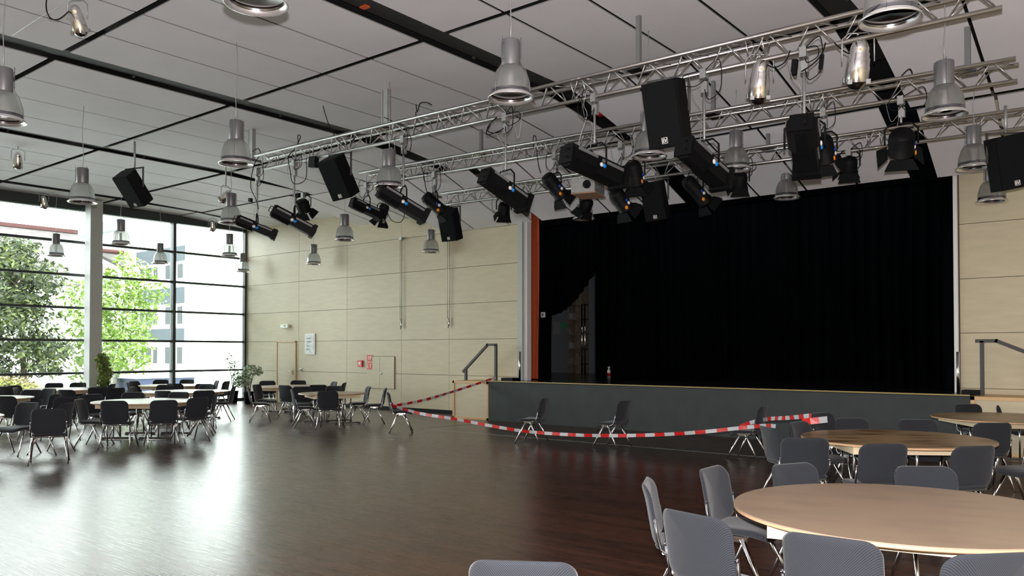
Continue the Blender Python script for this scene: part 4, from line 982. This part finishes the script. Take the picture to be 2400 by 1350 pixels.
# cables and safety loops
def c(k, pts, dy=-0.06): return [PY(x, y, TR[k][0]+dy) for x, y in pts]
cable([PZ(745, 180, 6.3)]+c(1, [(752, 225), (768, 285), (790, 325), (812, 338), (835, 320)]), 'long black cable drooping from the ceiling to the nearest truss left part')
cable(c(1, [(592, 355), (605, 348), (610, 362), (598, 380), (590, 410), (588, 440), (600, 468), (606, 490)]), 'black cable loop around the leftmost drop pipe')
cable(c(1, [(700, 345), (698, 318), (704, 322), (690, 350), (676, 368), (680, 400), (688, 430), (716, 420), (718, 370)]), 'black cable loop at the second drop pipe')
cable(c(1, [(1150, 292), (1140, 308), (1145, 316), (1172, 306), (1180, 300)]), 'short cable loop under the large middle lamp, upper')
cable(c(1, [(1165, 275), (1148, 290), (1142, 306), (1158, 312), (1175, 308)]), 'short cable loop under the large middle lamp, lower')
cable(c(1, [(1199, 265), (1206, 295), (1214, 325), (1220, 300), (1224, 262)]), 'thin steel safety wire hanging below the large middle lamp', r=0.004, m='galvanised')
cable(c(1, [(975, 245), (978, 262), (985, 242), (1000, 240), (1012, 246)]), 'black cable bundle lying on top of the nearest truss')
cable(c(1, [(900, 275), (965, 300), (975, 262)]), 'cable running along the nearest truss left of centre')
cable(c(1, [(1376, 210), (1368, 245), (1376, 270), (1360, 320), (1358, 350), (1375, 380), (1398, 392)]), 'pale steel safety wire looping to the wide spotlight', r=0.005, m='galvanised')
cable(c(1, [(1852, 118), (1840, 145), (1815, 158), (1795, 150)]), 'black cable from the shiny par can to the slim connector')
cable(c(1, [(1878, 168), (1905, 150), (1925, 128), (1935, 100)]), 'black cable curving up to the nearest truss from the tall spotlight pipe')
cable(c(1, [(1995, 128), (1975, 118), (1955, 100)]), 'short cable at the right shiny par can')
cable(c(2, [(2110, 205), (2108, 185), (2130, 162), (2138, 172), (2136, 180)]), 'black cable arching above the middle truss right part')
cable(c(2, [(1250, 345), (1250, 320), (1256, 322), (1258, 350), (1262, 385), (1268, 405)]), 'black cable hanging behind the middle truss centre')
cable(c(2, [(985, 385), (992, 405), (998, 440), (1005, 462)]), 'thin black cable at the left of the middle truss')
cable(c(2, [(908, 500), (920, 518), (940, 520), (948, 500), (940, 478)]), 'black cable loop below the long spotlight left of the far truss')
cable(c(2, [(1640, 410), (1650, 425), (1668, 430)]), 'short cable near the big loudspeaker foot')
cable(c(3, [(1990, 365), (2010, 368), (2018, 352)]), 'short cable above the small barn door spotlight')
cable([PZ(116, -40, 6.3), PZ(108, 12, 5.95), PZ(118, 42, 5.8), PZ(140, 44, 5.8), PY(168, 20, 4.6)], 'black cable loop beside the big silver par can')
cable([PZ(28, 84, 6.302), PZ(95, 40, 6.28), PZ(158, 5, 6.31)], 'grey wire running to the big silver par can', r=0.005, m='galvanised')

# ------------------------------------------------------------------ plants indoors
def leaf_cloud(mb, n, center, rad, size, mi=(0,), flat=0.6, seed=1, shell=0.0):
    rnd = random.Random(seed)
    for i in range(n):
        while True:
            v = Vector((rnd.uniform(-1, 1), rnd.uniform(-1, 1), rnd.uniform(-1, 1)))
            if shell < v.length < 1: break
        p = Vector(center)+Vector((v.x*rad[0], v.y*rad[1], v.z*rad[2]))
        a = Vector((rnd.uniform(-1, 1), rnd.uniform(-1, 1), rnd.uniform(-flat, flat))).normalized(); b = a.cross(Vector((rnd.uniform(-1, 1), rnd.uniform(-1, 1), rnd.uniform(-1, 1)))).normalized()
        s_ = size*rnd.uniform(0.6, 1.3)
        k = mb.add([p-a*s_, p-b*s_*0.4, p+a*s_, p+b*s_*0.4]); mb.face((k, k+1, k+2, k+3), mi[int(rnd.random()*len(mi))], False)
def potted(x, y, h, w_, n, mats, label, pot_r=0.2, size=0.05, blobs=5, seed=3):
    r = empty('potted_plant', (x, y, 0), label, 'plant'); rnd = random.Random(seed)
    MB().lathe([(0, 0.0), (pot_r*0.75, 0), (pot_r, 0.38), (pot_r*1.04, 0.40), (pot_r*0.92, 0.40), (pot_r*0.9, 0.36), (0, 0.36)], 24, 0, smooth=True, mis=[0, 0, 0, 0, 0, 1]).obj('pot', ['black_paint', 'soil'], r)
    m = MB()
    for k in range(4):
        a = k*1.6+seed; m.tube([(0.02*k, 0, 0.34), (0.05*math.cos(a), 0.05*math.sin(a), h*0.5), (w_*0.3*math.cos(a), w_*0.3*math.sin(a), h*0.85)], [0.014, 0.011, 0.005], 6)
    m.obj('stem', 'bark', r)
    m = MB()
    for k in range(blobs):
        a = rnd.uniform(0, 6.28); q = rnd.uniform(0.0, 0.55)*w_; z = 0.5+(h-0.62)*(k+0.5)/blobs
        leaf_cloud(m, n//blobs, (q*math.cos(a), q*math.sin(a), z+0.1), (w_*0.55, w_*0.55, (h-0.5)/blobs*0.85), size, tuple(range(len(mats))), seed=seed*31+k)
    m.obj('leaves', mats, r)
p = PX(243, 900, -24.35); potted(p.x, p.y, 1.62, 0.36, 1700, ['plant_leaf', 'plant_leaf_yellow'], 'bushy variegated potted plant beside the square window column', seed=4, size=0.055)
p = PX(545, 900, -24.75); potted(p.x, p.y, 1.62, 0.42, 380, ['plant_leaf', 'pale_leaf'], 'airy potted plant with small leaves in the last window bay', seed=8, size=0.045)
p = PY(585, 905, 15.75); potted(p.x, p.y, 1.25, 0.62, 650, ['plant_leaf', 'pale_leaf', 'pale_leaf'], 'wide grey green potted plant in the corner by the wall', seed=5, size=0.06)

# ------------------------------------------------------------------ outside the glass
mb = MB(); mb.box((-140, -60, -0.35), (WX-0.2, 90, -0.15), 0); struct('ground_outside', mb, 'ext_ground')
mb = MB(); mb.box((-31.5, -10, -0.16), (WX-0.2, 40, -0.08), 0); struct('ground_terrace', mb, 'ext_white')
# right hand block: bright gable wall towards the hall, windowed face turned left
XB = -40.0; pc = PX(430, 823, XB); YC = pc.y; pl = PY(318, 823, YC); zt = PX(430, 505, XB).z
r = empty('apartment_block', (XB, YC, 0), 'white block with blue grey bands and bare gable seen beside the dark mullion', 'building')
mb = MB(); mb.box((pl.x-XB-1.5, 0.05, -0.2), (0, 22, 13.5)); mb.obj('wall', 'ext_white', r)
def fz(y, px=430): return PY(px, y, YC).z
bx0, bx1 = pl.x-XB, -0.02
for k, (ya_, yb_) in enumerate(((575, 610), (672, 710), (769, 800))):
    MB().box((bx0, -0.02, fz(yb_)), (bx1, 0.05, fz(ya_))).obj('band', 'ext_blue', r)
xw = [PY(x, 800, YC).x-XB for x in (326, 340, 357, 371, 385, 402, 413, 430)]
for k, (y0, y1) in enumerate(((612, 656), (712, 764), (808, 858))):
    fr = MB().box((bx0, 0.0, fz(y1)), (bx1, 0.05, fz(y0))).obj('window', 'white', r)
    for a, b in ((0, 1), (1, 2), (2, 3), (4, 5), (6, 7)):
        MB().box((xw[a]+0.12, -0.03, fz(y1)+0.12), (xw[b]-0.12, 0.0, fz(y0)-0.12)).obj('pane', 'ext_glass', fr)
# long building behind with pale blue fascia
YD = YC+11; r = empty('long_building', (-60, YD, 0), 'long white building with pale blue roof edge behind the trees', 'building')
a, b = PY(150, 560, YD), PY(575, 480, YD)
zf1 = PY(300, 512, YD).z; zf0 = PY(300, 537, YD).z
MB().box((a.x+60-6, 0, -0.2), (b.x+60+2, 10, zf0)).obj('wall', 'ext_white', r)
MB().box((a.x+60-6.3, -0.5, zf0), (b.x+60+2.3, 10.3, zf1)).obj('roof_edge', 'ext_pale_blue', r)
q0, q1 = PY(303, 580, YD), PY(324, 556, YD)
MB().box((q0.x+60, -0.04, q0.z), (q1.x+60, 0.0, q1.z)).obj('window', 'ext_pale_blue', r)
# tiled roof house on the left
XR, XE = -52.0, -46.5
ya_, yb_ = PX(-160, 600, XR).y, min(YC-0.3, PX(213, 556, XR).y)
zr = PX(80, 541, XR).z; ze = PX(120, 668, XE).z
r = empty('tiled_house', (XR, ya_, 0), 'house with long pale tiled roof on the left behind the conifer', 'building')
L = yb_-ya_; W_ = XE-XR
mb = MB(); mb.prism([(0, 0, zr), (0, 0, zr+0.15), (W_+0.4, 0, ze+0.1), (W_+0.4, 0, ze-0.05)], (0, 0, 0), (0, L, 0)); mb.prism([(0, 0, zr), (0, 0, zr+0.15), (-W_, 0, ze+0.1), (-W_, 0, ze-0.05)], (0, 0, 0), (0, L, 0)); mb.obj('roof', 'roof_tile', r)
mb = MB(); mb.box((-0.2, 0, zr+0.08), (0.2, L, zr+0.3)); mb.obj('ridge', 'ext_red', r)
mb = MB(); mb.prism([(-W_+0.3, 0.4, -0.2), (W_-0.3, 0.4, -0.2), (W_-0.3, 0.4, ze), (0, 0.4, zr-0.1), (-W_+0.3, 0.4, ze)], (0, 0, 0), (0, L-0.8, 0)); mb.obj('wall', 'ext_white', r)
# brown hipped wing with a red ridge
XW = -50.0; A, B, C_, D_ = [PX(*q, XW) for q in ((218, 588), (318, 598), (340, 650), (256, 655))]
r = empty('brown_roof_wing', (XW, A.y, 0), 'lower wing with brown roof and red ridge between house and block', 'building')
mb = MB(); q = Vector((XW, A.y, 0)); a_, b_, c_, d_ = A-q, B-q, C_-q, D_-q; ofs = Vector((4, 0, 0))
k = mb.add([a_, b_, c_+ofs, d_+ofs, a_+Vector((0, 0, -0.2)), b_+Vector((0, 0, -0.2)), c_+ofs-Vector((0, 0, 0.2)), d_+ofs-Vector((0, 0, 0.2))])
for f in ((0, 1, 2, 3), (7, 6, 5, 4), (0, 4, 5, 1), (1, 5, 6, 2), (2, 6, 7, 3), (3, 7, 4, 0)): mb.face([k+i for i in f])
mb.obj('roof', 'ext_brown', r); MB().tube([a_+Vector((0.1, 0, 0.05)), b_+Vector((0.1, 0, 0.05))], 0.16, 8).obj('ridge', 'ext_red', r)
mb = MB(); mb.box((-0.5, d_.y+0.3, -0.2), (3.4, c_.y-0.2, min(c_.z, d_.z))); mb.obj('wall', 'ext_white', r)
# blue low box with white lid
p0, p1 = PX(318, 897, -33.0), PX(456, 897, -33.0)
zt0, zt1 = PX(420, 885, -33.0).z, PX(420, 880, -33.0).z
r = empty('blue_container', (-33, p0.y, -0.15), 'low blue box with white lid outside behind the tables', 'container')
MB().box((-2.2, 0, 0), (0, p1.y-p0.y, zt0+0.15)).obj('container_body', 'ext_container', r); MB().box((-2.3, -0.1, zt0+0.15), (0.1, p1.y-p0.y+0.1, zt1+0.2)).obj('lid', 'ext_white', r)
# trees
def tree(name, loc, label, trunks, blobs, mats, n, size, bark, seed, cat='tree'):
    r = empty(name, loc, label, cat, None)
    for pts, rr in trunks: MB().tube(pts, rr, 8).obj('trunk', bark, r)
    mb = MB()
    for i, (cx, cy, cz, rx, ry, rz) in enumerate(blobs): leaf_cloud(mb, int(n*rx*ry*rz), (cx, cy, cz), (rx, ry, rz), size, tuple(range(len(mats))), seed=seed+i, flat=0.9, shell=0.25)
    mb.obj('crown', mats, r); return r
rnd = random.Random(11)
base = PX(265, 900, -34.5); zt_ = PX(300, 592, -34.5).z; blobs = []; up = lambda x, y: PX(x, y, -34.5)-Vector((base.x, base.y, -0.15))
for (x, y, rr) in ((300, 610, .45), (310, 640, .7), (268, 625, .5), (245, 650, .55), (335, 690, .9), (280, 690, 1.1), (225, 700, .9), (178, 690, .6), (350, 640, .4), (368, 690, .5), (362, 740, .7), (300, 750, 1.2), (235, 760, 1.0), (180, 760, .8), (150, 720, .5),
                   (330, 800, .8), (270, 810, 1.1), (215, 815, 1.0), (165, 820, .7), (300, 860, .8), (240, 865, .9), (375, 790, .35), (190, 870, .6), (140, 775, .4), (310, 890, .5)):
    v = up(x, y); blobs.append((v.x+rnd.uniform(-1, 1), v.y, v.z, rr, rr, rr*1.05))
tree('birch_tree', (base.x, base.y, -0.15), 'bright green birch tree between the window column and the dark mullion', [([(0, 0, 0), up(270, 780), up(283, 700), up(300, 610)], [0.14, 0.12, 0.08, 0.03]), ([(0.2, 0.6, 0), up(290, 800), up(300, 740), up(325, 680)], [0.11, 0.09, 0.06, 0.03]), ([(0, -0.6, 0), up(235, 800), up(225, 700)], [0.1, 0.07, 0.03])], blobs, ['birch_leaf'], 420, 0.12, 'birch_bark', 100)
base = PX(60, 900, -33.0); up = lambda x, y: PX(x, y, -33.0)-Vector((base.x, base.y, -0.15)); blobs = []
for i in range(95):
    t = i/95; y = 575+t*330; wd = 28+105*min(1, t*1.7); x = 20+rnd.uniform(-1.4, 1)*wd
    v = up(x, y+rnd.uniform(-8, 8)); rr = rnd.uniform(0.35, 0.75); blobs.append((v.x+rnd.uniform(-1.2, 1.2), v.y, v.z, rr*1.2, rr*1.2, rr*0.7))
for (x, y) in ((3, 575), (30, 600), (58, 620), (85, 650), (105, 672), (125, 690), (60, 660), (30, 640)): v = up(x, y); blobs.append((v.x, v.y, v.z, 0.22, 0.22, 0.5))
tree('pine_tree', (base.x, base.y, -0.15), 'dark conifer filling the left window bay', [([(0, 0, 0), up(50, 760), up(30, 600)], [0.12, 0.09, 0.03])], blobs, ['pine_leaf', 'pine_leaf', 'pine_tip'], 620, 0.12, 'bark', 300)
base = PX(20, 905, -30.5); mb = MB(); blobs = []
r = empty('flowering_shrub', (base.x, base.y, -0.15), 'low shrub with cream blossoms outside at the left window edge', 'shrub')
up = lambda x, y: PX(x, y, -30.5)-Vector((base.x, base.y, -0.15)); m1, m2 = MB(), MB()
for i, (x, y) in enumerate(((5, 888), (20, 892), (38, 893), (55, 900), (72, 904), (-15, 890), (30, 905), (8, 905))):
    v = up(x, y); leaf_cloud(m1, 160, (v.x, v.y, v.z-0.25), (0.5, 0.5, 0.35), 0.08, (0,), seed=i); leaf_cloud(m2, 60, (v.x+0.1, v.y, v.z), (0.35, 0.35, 0.16), 0.07, (0,), seed=i+50)
m1.obj('leaves', 'plant_leaf_yellow', r); m2.obj('blossoms', 'blossom', r); MB().tube([(0, 0, 0), (0.1, 0.2, 0.6)], 0.05, 6).obj('stem', 'bark', r)
